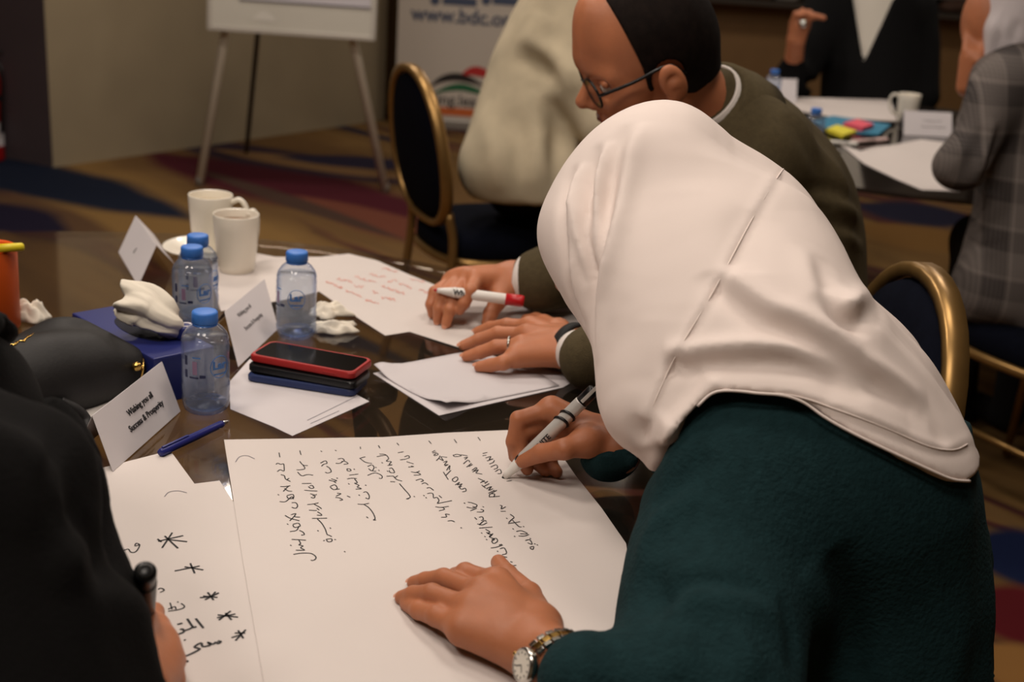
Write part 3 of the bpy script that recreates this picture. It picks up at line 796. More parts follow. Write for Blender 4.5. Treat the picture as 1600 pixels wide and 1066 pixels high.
# bracelet watch on the left wrist
M_STEEL = mat('polished_steel', rgb(200, 198, 192), .18, 1.0)
M_BRASS = mat('gold_plate', rgb(206, 168, 92), .2, 1.0)
wa = thing('wristwatch', None, None, tuple(J(871, 1042, .034)))
del_keys = [k for k in ('label', 'category') if k in wa.keys()]
wa.parent = woman; wa.matrix_parent_inverse = parent_inv(woman)
a_ax = nrm(J(905, 1070, .036)-J(842, 1012, .030)); w_c = J(871, 1042, .033)
u1 = nrm(np.cross(a_ax, [0, 0, 1.])); u2 = np.cross(u1, a_ax)
if u2[2] < 0: u2 = -u2
NL = 24; RA, RB = .0305, .0285
case_ang = None
def ring_pt(t): return w_c+u1*RA*math.cos(t)+u2*RB*math.sin(t)
best_t = min(np.linspace(0, 2*math.pi, 200), key=lambda t: np.linalg.norm(ring_pt(t)-J(828, 1060, .045)))
for i in range(NL):
    t = best_t+2*math.pi*(i+.5)/NL
    dd = abs((t-best_t+math.pi) % (2*math.pi)-math.pi)
    if dd < .42: continue
    p = ring_pt(t); n_ = nrm(u1*math.cos(t)/RA+u2*math.sin(t)/RB); tg = np.cross(a_ax, n_)
    Mx = frame(tg, a_ax, n_); st = 2*math.pi*RA/NL
    MB().box(p, (st*.86, .0062, .0030), Mx, .0006).build('centre_link', M_BRASS, wa)
    for sg in (-1, 1): MB().box(p+a_ax*sg*.0056+tg*st*.25, (st*.86, .0046, .0034), Mx, .0007).build('side_link', M_STEEL, wa)
cp = ring_pt(best_t); cn = nrm(u1*math.cos(best_t)/RA+u2*math.sin(best_t)/RB)
MB().lathe([(.0135, -.003), (.0145, -.001), (.0145, .003), (.0128, .0048), (.0118, .0044)], cp, cn, 32, True, False).build('watch_case', M_STEEL, wa, True)
MB().lathe([(.0118, .0038), (.0118, .0042)], cp, cn, 28).build('watch_dial', mat('pale_dial', rgb(225, 218, 205), .3), wa)
d1 = nrm(np.cross(cn, [0, 0, 1.])); d2 = np.cross(cn, d1)
for ang, ln in ((.6, .0085), (2.2, .006)):
    MB().ribbon([cp+cn*.0045, cp+cn*.0045+(d1*math.cos(ang)+d2*math.sin(ang))*ln], .0009, cn).build('watch_hand', mat('dark_steel', rgb(30, 30, 34), .3, .8), wa)
for k in range(12):
    a = k*math.pi/6; q = cp+cn*.0045+(d1*math.cos(a)+d2*math.sin(a))*.0098
    MB().box(q, (.0018, .0007, .0004), frame(nrm(q-cp-cn*.0045), np.cross(cn, nrm(q-cp-cn*.0045)), cn)).build('hour_mark', mat('dark_steel', rgb(30, 30, 34), .3, .8), wa)
MB().lathe([(.0022, 0), (.0022, .0035)], cp+cn*.001+a_ax*.0145*0+d1*.0145, d1, 10).build('crown', M_BRASS, wa)

# black-and-silver marker in her right hand
M_SILVER = mat('silver_plastic', rgb(206, 203, 198), .3, .25)
M_BLK = mat('black_plastic', rgb(14, 14, 15), .35)
M_WHITE = mat('white_plastic', rgb(232, 228, 222), .4)
def marker(name, label, tip, end, L, r, body_m, cap_m, tip_m, nib_m, brand=None, stripes=False, brand_col=None):
    d = nrm(end-tip); t = thing(name, label, 'marker', tuple(tip))
    MB().lathe([(.0014, 0), (.0024, .003), (.0026, .006)], tip, d, 14).build('nib', nib_m, t, True)
    MB().lathe([(.0034, .005), (.0046, .012), (r*.86, .026), (r*.9, .030)], tip, d, 20).build('collar', tip_m, t, True)
    MB().lathe([(r*.93, .029), (r, .032), (r, .035)], tip, d, 20).build('band', M_BLK if stripes else tip_m, t, True)
    MB().lathe([(r*.96, .035), (r, .038), (r, L*.86), (r*.98, L*.87)], tip, d, 24).build('barrel', body_m, t, True)
    MB().lathe([(r*.93, L*.87), (r*.93, L), (r*.8, L*1.01)], tip, d, 20).build('end_plug', cap_m, t, True)
    return t, d
mt = J(784, 750, .001); me_ = J(903, 634, .098)
wm, wd_ = marker('marker', 'silver and black board marker in the hand of the woman writing', mt, me_, .150, .0078, M_SILVER, M_BLK, M_WHITE, M_BLK, stripes=True)
# two black rings printed slantwise near the end, and the cap's clip
for k in (0.098, 0.108):
    a = np.cross(wd_, [0, 0, 1.]); a = nrm(a); b = np.cross(wd_, a)
    ringp = [mt+wd_*(k+.006*math.cos(q))+.0080*(a*math.cos(q)+b*math.sin(q)) for q in np.linspace(0, 2*math.pi, 28, endpoint=False)]
    MB().tube(ringp, .0018, 6, closed=True).build('printed_stripe', M_BLK, wm, True)
tocam = nrm(CAM-mt); side = nrm(tocam-wd_*(tocam@wd_)); ydir = np.cross(side, wd_)
put_text('WHITE', .0085, mt+wd_*.066+side*.0079-ydir*.002, wd_, ydir, mat('dark_print', rgb(40, 38, 40), .6), wm, 'printed_word', .0002)
MB().box(mt+wd_*.150+side*.009, (.034, .004, .0016), frame(wd_, ydir, side), .0005).build('clip', M_SILVER, wm)

# ================================================================== man in the olive jacket
M_OLIVE = mat('olive_wool', rgb(82, 72, 51), .92, vary=.10, vscale=120, bump=.5, bscale=500, sheen=.1, spec=.2)
M_SHIRT = mat('white_shirt', rgb(225, 218, 212), .8)
M_HAIR = mat('dark_hair', rgb(24, 17, 14), .85, vary=.3, vscale=90, bump=.35, bscale=700, spec=.15)
M_TROUSER = mat('black_trousers', rgb(14, 13, 14), .9, bump=.2, bscale=300)
HD = 1.86
man = thing('person', 'balding man in glasses and olive jacket leaning over the table, seen in profile', 'person', (.62, 2.05, 0))
jk = Soft()
jk.cap(at(1175, 235, 2.05), at(1225, 330, 2.12), .135, .150, .06)
jk.cap(at(1215, 320, 2.12), at(1225, 620, 2.15), .150, .155, .06)
jk.cap(at(1160, 250, 1.96), at(1095, 480, 1.88), .095, .07, .06)
jk.cap(at(1095, 480, 1.88), onz(925, 560, TZ+.045), .065, .045, .04)
jk.cap(at(1060, 230, 2.2), at(960, 400, 2.15), .10, .075, .06); jk.cap(at(960, 400, 2.15), onz(846, 438, TZ+.062), .07, .051, .04)
jk.cap(at(1120, 160, 1.95), at(1160, 150, 2.05), .065, .075, .05)
jk.fit([(1135, 112), (1150, 107), (1180, 115), (1220, 145), (1280, 200), (1320, 250), (1340, 300), (1352, 360), (1358, 450)], 1.5, 2.8, sig=.05)
jk.crease(([(1150, 115), (1142, 150), (1120, 190), (1110, 215)], -.007, .010), ([(1230, 180), (1270, 250), (1300, 330)], -.006, .025), ([(1190, 200), (1240, 240), (1280, 300), (1300, 370)], .006, .03), ([(1250, 300), (1310, 310), (1345, 330)], -.006, .014, 1), ([(1260, 360), (1320, 360), (1350, 380)], -.005, .014, 1))
jo = link('jacket', jk.mesh('jacket', .008), M_OLIVE, man)
for a_, b_, r1, r2 in ((onz(905, 552, TZ+.040), onz(935, 562, TZ+.045), .033, .038),):
    sc = Soft(); sc.cap(a_, b_, r1, r2, 0); link('shirt_cuff', sc.mesh('shirt_cuff', .005), M_SHIRT, man)
tr = Soft()
for q in (-.10, .20):
    hip = np.array([.50, 2.06+q*.6, .53]); knee = np.array([-.08, 1.98+q, .56])
    tr.cap(hip, knee, .105, .085, .08); tr.cap(knee, np.array([-.20, 1.98+q, .1]), .085, .06, .03); tr.cap(np.array([-.20, 1.98+q, .06]), np.array([-.40, 1.97+q, .045]), .045, .04, .02)
link('trousers', tr.mesh('trousers', .012), M_TROUSER, man)

# head: skull, brow, nose, lips, chin, ear, built in the head's own axes
fw = -nrm(_R*.93+_U*.365); sdv = _R*.25-_U*.54-_FW*.80; sdv = nrm(sdv-fw*(sdv@fw)); upv = np.cross(fw, sdv)
if upv[2] < 0: upv = -upv
HM = frame(fw, sdv, upv); hc = at(1017, 76, HD)
def HL(f, s_, u_): return hc+fw*f+sdv*s_+upv*u_
hd = Soft()
hd.ell(HL(-.008, 0, .012), (.102, .077, .098), HM, 0)
hd.ell(HL(.046, 0, -.050), (.056, .058, .072), HM, .035)
hd.cap(HL(.070, -.018, -.108), HL(.070, .018, -.108), .020, .020, .025)       # chin and jaw
for s_ in (-1, 1):
    hd.cap(HL(.065, s_*.02, -.105), HL(-.002, s_*.050, -.072), .020, .020, .03)
    hd.cap(HL(.088, s_*.012, .004), HL(.074, s_*.042, .000), .011, .010, .018)      # brow
    hd.cap(HL(.080, s_*.036, -.040), HL(.055, s_*.052, -.034), .014, .014, .025)    # cheekbone
    hd.cap(HL(.106, s_*.010, -.048), HL(.100, s_*.013, -.049), .0085, .0075, .006)  # nostril
    hd.carve(HL(.100, s_*.034, -.014), HL(.094, s_*.040, -.014), .012, .011, .012)  # eye socket
hd.cap(HL(.094, 0, -.006), HL(.120, 0, -.040), .0075, .0115, .010)
hd.cap(HL(.094, -.018, -.072), HL(.094, .018, -.072), .0085, .0085, .007)
hd.cap(HL(.092, -.015, -.084), HL(.092, .015, -.084), .0090, .0090, .007)
N0, N1 = HL(-.030, 0, -.060), at(1128, 215, 2.0)
hd.cap(N0, N1, .056, .062, .03)
hd.fit([(900, 5), (895, 30), (894, 60), (897, 84)], 1.4, 2.4, sig=.03)
hd.fit([(1103, 5), (1116, 40), (1120, 76), (1112, 108)], 1.4, 2.4, sig=.035)
ear_c = at(1052, 130, HD-.068)
er = Soft(); er.ell(ear_c, (.019, .011, .031), HM@np.array([[math.cos(.2), 0, math.sin(.2)], [0, 1, 0], [-math.sin(.2), 0, math.cos(.2)]]), 0)
er.carve(ear_c+sdv*.012+fw*.003, ear_c+sdv*.012+upv*.008+fw*.002, .010, .009, .006)
er.cap(ear_c-upv*.022+fw*.006, ear_c-upv*.026+fw*.006, .008, .008, .006)
er.cap(ear_c, ear_c-sdv*.03, .012, .014, .006)
nd = nrm(at(1150, 205, 2.02)-at(1075, 100, 1.9)); nc = at(1103, 158, 1.935)
MB().lathe([(.056, -.012), (.0580, -.014), (.061, -.012), (.067, .030), (.062, .030), (.056, -.012)], nc, nd, 36, False, False).build('shirt', M_SHIRT, man, True)
MB().lathe([(.062, .000), (.065, -.005), (.073, -.003), (.092, .040), (.102, .075), (.080, .075), (.062, .000)], nc, nd, 36, False, False).build('jacket_collar', M_OLIVE, jo, True)
mr = Soft()
MRF = [[(735, 455, .060), (725, 474, .042), (718, 485, .030)], [(712, 458, .050), (703, 484, .030), (697, 506, .009)],
       [(692, 460, .048), (686, 482, .028), (684, 500, .009)], [(680, 457, .043), (674, 476, .026), (676, 491, .010)]]
MRT = [(788, 456, .045), (776, 474, .034), (766, 491, .020), (761, 504, .010)]
hand(mr, (800, 437, .056), (845, 440, .062), [(744, 437, .064), (730, 434, .061), (717, 436, .055), (706, 441, .048)], MRF, MRT, 1.12, .031, .034)
ml = Soft()
MLF = [[(792, 508, .031), (766, 512, .020), (747, 518, .010)], [(778, 521, .033), (748, 531, .020), (724, 540, .010)],
       [(776, 542, .030), (750, 551, .018), (729, 557, .010)], [(786, 567, .022), (766, 571, .014), (749, 573, .010)]]
MLT = [(872, 518, .028), (850, 505, .020), (838, 500, .014), (822, 500, .010)]
hand(ml, (893, 543, .036), (930, 556, .042), [(829, 512, .036), (826, 524, .040), (818, 541, .036), (808, 557, .028)], MLF, MLT, 1.12, .031, .033)
mb_ = join_meshes('body', [hd.mesh('a', .004), er.mesh('b', .0025), mr.mesh('c', .0026), ml.mesh('d', .0026)])
mbo = link('body', mb_, M_SKIN2, man)
nails([f[2] for f in MRF[:3]]+[MRT[3]], [f[1] for f in MRF[:3]]+[MRT[2]], 1.1, mbo)
nails([f[2] for f in MLF], [f[1] for f in MLF], 1.1, mbo)
# hair: a close cap behind the receding hairline, down to the nape
def f_hair(p):
    h = hd(p); l = (p-hc)@HM
    front = l[:, 0]-(.036+.16*np.maximum(l[:, 2]-.03, -.02))
    k = 1/(1+np.exp(-(l[:, 0]+.012)/.006))
    low = -(l[:, 2]+.026*k+.058*(1-k))
    ear = .026-np.linalg.norm(((p-ear_c)@HM)*np.array([1, .25, .85]), axis=1)
    thin = np.maximum(0, l[:, 2]-.06)*.06
    return np.maximum(np.maximum(np.maximum(h-.006+thin, front*.8), np.maximum(low*.8, ear*.8)), -(h+.008))
hr = Soft(); hr.lo, hr.hi = hc-.13, hc+.13
link('hair', hr.mesh('hair', .0035, fn=f_hair), M_HAIR, man)
for s_ in (1, -1):
    bw = Soft(); bw.cap(HL(.095, s_*.014, .005), HL(.0885, s_*.032, .008), .0036, .0042, .003); bw.cap(HL(.0885, s_*.032, .008), HL(.076, s_*.050, .004), .0042, .0036, .003)
    link('eyebrow', bw.mesh('eyebrow', .002), M_HAIR, man)
    eye = HL(.083, s_*.034, -.014)
    MB().lathe([(.0001, -.0115), (.006, -.010), (.0100, -.006), (.0115, 0), (.0100, .006), (.006, .010), (.0001, .0115)], eye, fw, 16).build('eye', mat('eye_white', rgb(200, 188, 178), .2), mbo, True)
    MB().lathe([(.0056, .0095), (.0040, .0112), (.0001, .0119)], eye, nrm(fw-upv*.3), 14, False).build('iris', mat('dark_iris', rgb(30, 20, 16), .2), mbo, True)
    ld_ = Soft(); ld_.cap(eye+fw*.003+upv*.008-sdv*.008, eye+fw*.003+upv*.008+sdv*.008, .0075, .0065, .002)
    link('eyelid', ld_.mesh('eyelid', .002), M_SKIN2, mbo)
mo = Soft(); mo.cap(HL(.1015, -.016, -.0775), HL(.1035, 0, -.0775), .0026, .0034, .002); mo.cap(HL(.1035, 0, -.0775), HL(.1015, .016, -.0775), .0034, .0026, .002)
link('lips', mo.mesh('lips', .0016), mat('lip', rgb(140, 74, 62), .5), mbo)
# glasses
gl = thing('glasses', None, None, tuple(at(910, 122, HD))); gl.parent = man; gl.matrix_parent_inverse = parent_inv(man)
M_SPEC = mat('black_acetate', rgb(16, 15, 17), .3)
for sx in (1, -1):
    c = HL(.106, sx*.034, -.018)
    a = nrm(sdv-fw*.12*sx); b = nrm(upv+fw*.05)
    pts = [c+a*.027*math.cos(q)+b*.0215*math.sin(q)*(1+.1*math.sin(q)) for q in np.linspace(0, 2*math.pi, 32, endpoint=False)]
    MB().tube(pts, .0021, 8, closed=True).build('lens_rim', M_SPEC, gl, True)
    m_ = MATS.get('lens_glass')
    if m_ is None:
        m_ = bpy.data.materials.new('lens_glass'); m_.use_nodes = True; nt = m_.node_tree; nt.nodes.remove(nt.nodes['Principled BSDF'])
        tb = nt.nodes.new('ShaderNodeBsdfTransparent'); gb = nt.nodes.new('ShaderNodeBsdfGlossy'); gb.inputs['Roughness'].default_value = .02
        fr = thin_fresnel(nt, 1.45); mx = nt.nodes.new('ShaderNodeMixShader')
        nt.links.new(fr.outputs[0], mx.inputs[0]); nt.links.new(tb.outputs[0], mx.inputs[1]); nt.links.new(gb.outputs[0], mx.inputs[2]); nt.links.new(mx.outputs[0], nt.nodes['Material Output'].inputs[0]); MATS['lens_glass'] = m_
    MB().add(pts+[q+fw*.0015 for q in pts], [tuple(range(32)), tuple(range(32, 64))[::-1]]).build('lens', m_, gl)
    hinge = c+a*sx*.028+b*.008
    earp = ear_c+upv*.026-sdv*.006 if sx > 0 else ear_c+upv*.026-sdv*.145
    MB().tube(spline([hinge, hinge*.5+earp*.5+sdv*sx*.004, earp, earp-fw*.022-upv*.022], 5), .0026, 8).build('temple', M_SPEC, gl, True)
MB().tube(spline([HL(.107, .008, -.012), HL(.112, 0, -.006), HL(.107, -.008, -.012)], 4), .002, 8).build('bridge', M_SPEC, gl, True)
# ring and black wristbands
rp = (J(818, 541, .036)+J(776, 542, .030))/2+np.array([0, 0, .001]); rd = nrm(J(776, 542, .030)-J(818, 541, .036))
ra = nrm(np.cross(rd, [0, 0, 1.])); rb = np.cross(ra, rd)
ro = MB().tube([rp+.0122*(ra*math.cos(q)+rb*math.sin(q)) for q in np.linspace(0, 2*math.pi, 24, endpoint=False)], .0020, 8, closed=True).build('finger_ring', M_STEEL, man, True)
def cuff_band(c, ax, r1, r2, wd, name, m, par):
    a = nrm(np.cross(ax, [0, 0, 1.])); b = np.cross(a, ax); vs = []; fs = []
    n = 36
    for k, (o, e) in enumerate([(-wd/2, 0), (-wd/2, .0035), (wd/2, .0035), (wd/2, 0)]):
        for i in range(n):
            t = 2*math.pi*i/n; vs.append(c+ax*o+a*(r1+e)*math.cos(t)+b*(r2+e)*math.sin(t))
    for k in range(4):
        for i in range(n): fs.append((k*n+i, k*n+(i+1) % n, ((k+1) % 4)*n+(i+1) % n, ((k+1) % 4)*n+i))
    return MB().add(vs, fs).build(name, m, par, True)
axl = nrm(J(930, 556, .042)-J(893, 543, .036))
cuff_band(J(899, 545, .037), axl, .034, .033, .016, 'watch_strap', mat('black_rubber', rgb(18, 18, 18), .7), man)
axr = nrm(J(845, 440, .062)-J(800, 437, .056))
MB().lathe([(.0375, 0), (.040, -.001), (.0415, .002), (.042, .028), (.038, .028), (.0375, 0)], J(817, 438, .058), axr, 32, False, False).build('shirt_cuff', M_SHIRT, man, True)
# red marker
rmt = J(678, 453, .058); rme = J(811, 470, .052)
M_RED = mat('red_plastic', rgb(190, 26, 34), .35)
rm, rd_ = marker('marker', 'white board marker with red cap held by the man in the olive jacket', rmt, rme, np.linalg.norm(rme-rmt), .0082, M_WHITE, M_RED, M_WHITE, M_RED)
MB().lathe([(.0090, .110), (.0090, .134), (.0078, .138)], rmt, rd_, 20).build('cap', M_RED, rm, True)
tocam = nrm(CAM-rmt); side = nrm(tocam-rd_*(tocam@rd_)); ydir = np.cross(side, rd_)
put_text('Wh', .011, rmt+rd_*.039+side*.0083, rd_, ydir, mat('dark_print', rgb(40, 38, 40), .6), rm, 'printed_word', .0004)

# ================================================================== person in black, left foreground
M_ABAYA = mat('black_cloth', rgb(15, 14, 14), .95, vary=.15, vscale=30, bump=.3, bscale=300, spec=.2)
bp_ = thing('person', 'person all in black with back turned, writing at the left edge', 'person', (-.62, .62, 0))
ab = Soft()
ab.cap(at(60, 790, .95), at(0, 1150, .9), .085, .13, .05)
ab.cap(at(70, 735, .95), at(40, 760, .92), .048, .07, .04)
ab.cap(at(90, 760, .95), at(130, 960, .93), .055, .055, .05)
ab.cap(at(120, 950, .93), at(215, 1110, .97), .055, .040, .04)
ab.cap(at(-160, 760, .95), at(-180, 1200, .95), .15, .19, .08); ab.cap(at(-60, 800, .9), at(-100, 1200, .9), .12, .16, .08)
ab.cap(at(-180, 700, .97), at(20, 720, .95), .09, .06, .06)
ab.fit([(-40, 628), (0, 630), (78, 630), (118, 648), (137, 676), (148, 717), (150, 780), (182, 835), (214, 895), (232, 958), (248, 1018), (251, 1054), (262, 1090)], .6, 1.5, sig=.03)
ab.crease(([(83, 660), (80, 760), (70, 900)], -.003, .006), ([(100, 780), (140, 850), (170, 930)], -.006, .012), ([(150, 790), (120, 860), (110, 930)], .005, .014))
link('robe', ab.mesh('robe', .007), M_ABAYA, bp_)
hv = Soft(); hv.ell(at(-300, 430, 1.0), (.115, .115, .14), None, 0); hv.cap(at(-280, 540, 1.0), at(-180, 690, .97), .085, .12, .06)
link('headscarf', hv.mesh('headscarf', .012), M_ABAYA, bp_)
bh = Soft()
hand(bh, (215, 1085, .040), (165, 1130, .05), [(238, 985, .045), (250, 1010, .042), (254, 1035, .036), (248, 1060, .030)],
     [[(240, 958, .040), (228, 975, .022), (220, 990, .010)], [(262, 1002, .036), (256, 1020, .018), (242, 1030, .010)],
      [(272, 1034, .030), (266, 1052, .016), (254, 1060, .010)], [(271, 1064, .024), (264, 1078, .014), (252, 1084, .010)]],
     [(212, 1040, .045), (212, 1005, .045), (218, 980, .040), (226, 965, .034)], .92, .024, .03)
link('body', bh.mesh('body', .003), M_SKIN2, bp_)
bm0 = J(222, 1000, .004); bm1 = at(227, 894, np.linalg.norm(J(222, 985, .08)-CAM)*.93)
mk, md = marker('marker', 'black marker, end on, in the hand of the person in black', bm0, bm1, float(np.linalg.norm(bm1-bm0)), .0092, M_BLK, M_BLK, M_BLK, M_BLK)
MB().lathe([(.0045, 0), (.0060, .0006), (.0045, .0012)], bm1+md*.0012, md, 18, False, False).build('end_ring', mat('grey_plastic', rgb(60, 58, 56), .4), mk, True)

# ================================================================== seated person in the cream jacket
M_CREAM = mat('cream_linen', rgb(200, 186, 158), .9, vary=.14, vscale=9, bump=.3, bscale=200)
CX = .0
cp_ = thing('person', 'person in a pale cream jacket sitting turned away near the banner', 'person', (-.05, 3.62, 0))
cj = Soft()
cj.cap(at(820, 255, 3.55), at(870, 60, 3.6), .165, .18, .08); cj.cap(at(870, 60, 3.6), at(910, -80, 3.6), .18, .15, .08)
cj.cap(at(800, 265, 3.5), at(850, 285, 3.5), .10, .12, .06)
cj.cap(at(880, 10, 3.48), at(895, 130, 3.42), .08, .065, .05); cj.cap(at(895, 130, 3.42), at(930, 200, 3.4), .065, .05, .04)
cj.fit([(815, -10), (800, 20), (770, 80), (745, 160), (715, 250), (712, 292)], 2.8, 4.4, sig=.07)
cj.crease(([(800, 80), (830, 84), (856, 96), (874, 120), (880, 150)], .018, .035, 1), ([(752, 170), (772, 230), (782, 300)], .014, .04), ([(800, 170), (812, 230), (808, 305)], -.012, .03), ([(832, 140), (842, 210), (836, 300)], .014, .03), ([(862, 150), (872, 230), (866, 310)], -.022, .03), ([(850, 20), (835, 50), (822, 75)], .012, .03))
hemc = at(790, 312, 3.5)
f_c = lambda p: np.maximum(cj(p), (hemc[2]-p[:, 2])+.10*(p[:, 0]-hemc[0]))
link('jacket', cj.mesh('jacket', .014, fn=f_c), M_CREAM, cp_)
ct = Soft(); ct.cap(np.array([-.02, 3.62, .585]), np.array([.40, 3.62, .585]), .085, .075, .04); ct.cap(np.array([.40, 3.62, .585]), np.array([.42, 3.6, .1]), .07, .05, .03); ct.cap(np.array([.42, 3.6, .055]), np.array([.60, 3.58, .05]), .05, .04, .03)
link('trousers', ct.mesh('trousers', .016), M_TROUSER, cp_)
ch = Soft(); ch.ell(at(965, -190, 3.6), (.10, .08, .12), None, 0); ch.cap(at(950, -150, 3.6), at(915, -70, 3.6), .055, .06, .03); ch.cap(at(925, 195, 3.4), at(960, 240, 3.38), .035, .03, .02)
link('body', ch.mesh('body', .012), M_SKIN2, cp_)
chh = Soft(); chh.ell(at(955, -205, 3.62), (.105, .09, .115), None, 0)
link('hair', chh.mesh('hair', .014), M_HAIR, cp_)

# ================================================================== far table: person in black cardigan, facing the camera
M_CARD = mat('black_cardigan', rgb(13, 13, 14), .95, bump=.4, bscale=200, spec=.2)
kp = thing('person', 'person in black cardigan over white top, gesturing behind the far table', 'person', tuple(at(1365, 400, 5.2)*np.array([1, 1, 0])))
kc = Soft()
D5 = 5.15
kc.cap(at(1365, 30, D5), at(1365, 175, D5), .20, .22, .1); kc.cap(at(1310, 20, D5), at(1420, 20, D5), .14, .14, .08)
kc.cap(at(1300, 15, D5-.03), at(1235, 135, D5-.15), .095, .075, .06); kc.cap(at(1235, 135, D5-.15), at(1243, 62, D5-.32), .075, .055, .05)
kc.cap(at(1440, 20, D5), at(1450, 150, D5-.1), .09, .075, .06)
kc.fit([(1210, 112), (1232, 75), (1240, 60)], 4, 6.5, sig=.07); kc.fit([(1455, -10), (1466, 30), (1470, 60), (1468, 160)], 4, 6.5, sig=.08)
kc.carve(at(1270, 150, D5+.2), at(1262, 105, D5-.6), .02, .016, .02)
vA, vB, vC = at(1333, -10, D5), at(1397, -10, D5), at(1350, 93, D5)
vd = nrm(at(1360, 40, D5)-CAM); vd = np.array([vd[0], vd[1], 0]); vd = nrm(vd)
n1 = nrm(np.cross(vC-vA, vd)); n2 = nrm(np.cross(vB-vC, vd)); cen = (vA+vB)/2
n1 = n1 if n1@(cen-vA) > 0 else -n1; n2 = n2 if n2@(cen-vC) > 0 else -n2
vee = lambda p: np.minimum((p-vA)@n1, (p-vC)@n2)          # > 0 inside the neckline
front = lambda p: -((p-at(1360, 40, D5))@vd)
f_k = lambda p: np.maximum(kc(p), np.minimum(vee(p), front(p)))
link('cardigan', kc.mesh('cardigan', .016, fn=f_k), M_CARD, kp)
ks = Soft(); ks.cap(at(1365, 25, D5), at(1365, 150, D5), .19, .19, .1)
link('top', ks.mesh('top', .02), mat('white_top', rgb(214, 208, 196), .85), kp)
kh = Soft(); kh.cap(at(1366, 5, D5), at(1368, -60, D5-.02), .062, .058, .03); kh.ell(at(1368, -105, D5-.03), (.08, .10, .12), None, .03)
kw = at(1243, 52, D5-.33); k_ = 1.0
kh.cap(at(1244, 62, D5-.32), at(1250, 38, D5-.34), .034, .042, .02)
for a, b, c in (((1240, 32), (1244, 22), (1252, 24)), ((1248, 26), (1254, 18), (1262, 22)), ((1255, 24), (1264, 20), (1272, 26))):
    kh.cap(at(*a, D5-.36), at(*b, D5-.38), .013, .012, .006); kh.cap(at(*b, D5-.38), at(*c, D5-.39), .012, .011, .004)
kh.cap(at(1244, 62, D5-.32), at(1235, 135, D5-.15), .034, .04, .01); kh.cap(at(1235, 135, D5-.15), at(1310, 30, D5), .04, .05, .01); kh.cap(at(1310, 30, D5), at(1366, 5, D5), .05, .06, .01)
kh.cap(at(1258, 32, D5-.36), at(1274, 25, D5-.40), .014, .011, .008); kh.cap(at(1274, 25, D5-.40), at(1287, 28, D5-.42), .011, .010, .004)
link('body', kh.mesh('body', .008), M_SKIN2, kp)
khr = Soft(); khr.ell(at(1368, -120, D5+.01), (.09, .10, .115), None, 0)
link('hair', khr.mesh('hair', .016), M_HAIR, kp)
MB().lathe([(.001, 0), (.016, .003), (.017, .008), (.010, .014), (.001, .016)], at(1255, 37, D5-.385), CAM-at(1255, 37, D5-.385), 16).build('finger_ring', M_STEEL, kp, True)

# ================================================================== woman in the plaid blazer
def plaid_material():
    m = bpy.data.materials.new('grey_plaid'); m.use_nodes = True; nt = m.node_tree; N = nt.nodes; L = nt.links
    b = N['Principled BSDF']; b.inputs['Roughness'].default_value = .95; b.inputs['Specular IOR Level'].default_value = .2
    tc = N.new('ShaderNodeTexCoord'); sp = N.new('ShaderNodeSeparateXYZ'); L.new(tc.outputs['Object'], sp.inputs[0])
    ad = N.new('ShaderNodeMath'); ad.operation = 'ADD'; L.new(sp.outputs['X'], ad.inputs[0]); L.new(sp.outputs['Y'], ad.inputs[1])
    def lines(src, freq, duty):
        a = N.new('ShaderNodeMath'); a.operation = 'MULTIPLY'; a.inputs[1].default_value = freq; L.new(src, a.inputs[0])
        f = N.new('ShaderNodeMath'); f.operation = 'FRACT'; L.new(a.outputs[0], f.inputs[0])
        g = N.new('ShaderNodeMath'); g.operation = 'LESS_THAN'; g.inputs[1].default_value = duty; L.new(f.outputs[0], g.inputs[0]); return g.outputs[0]
    def acc(*terms):
        out = None
        for src, k in terms:
            mm = N.new('ShaderNodeMath'); mm.operation = 'MULTIPLY_ADD'; mm.inputs[1].default_value = k; L.new(src, mm.inputs[0])
            if out is None: mm.inputs[2].default_value = .35
            else: L.new(out, mm.inputs[2])
            out = mm.outputs[0]
        return out
    px_, pz_ = sp.outputs['X'], sp.outputs['Z']
    tot = acc((lines(px_, 9, .45), -.16), (lines(pz_, 9, .45), -.16), (lines(px_, 120, .5), .10), (lines(pz_, 120, .5), .10), (lines(px_, 18, .07), .22), (lines(pz_, 18, .07), .16))
    r = N.new('ShaderNodeValToRGB'); r.color_ramp.elements[0].color = rgb(46, 42, 42); r.color_ramp.elements[1].color = rgb(150, 140, 134)
    L.new(tot, r.inputs[0]); L.new(r.outputs[0], b.inputs['Base Color']); return m
M_PLAID = plaid_material()
pp = thing('person', 'woman in grey plaid blazer and pale headscarf leaning on the far table', 'person', (1.28, 3.0, 0))
pj = Soft(); DP = 3.1
pj.cap(at(1585, 165, DP), at(1585, 420, DP), .145, .15, .08); pj.cap(at(1560, 140, DP-.03), at(1640, 140, DP+.1), .105, .11, .06)
pj.cap(at(1555, 150, DP-.10), at(1497, 250, DP-.16), .080, .068, .05); pj.cap(at(1497, 255, DP-.16), at(1512, 150, DP+.06), .062, .05, .03)
pj.cap(at(1560, 470, DP), at(1610, 470, DP), .12, .14, .06)
pj.fit([(1530, 92), (1512, 130), (1492, 200), (1462, 240), (1455, 268), (1470, 288)], 2.4, 3.8, sig=.05); pj.fit([(1524, 300), (1505, 380), (1484, 440), (1488, 480), (1500, 508), (1540, 517), (1580, 515)], 2.4, 3.8, sig=.06)
pj.crease(([(1535, 200), (1522, 250), (1500, 285)], -.012, .02), ([(1560, 190), (1545, 240), (1528, 290)], -.010, .018, 1), ([(1500, 380), (1540, 385), (1575, 378)], -.004, .008), ([(1545, 395), (1540, 440), (1535, 500)], -.003, .01))
hemp = at(1540, 520, DP-.1)[2]
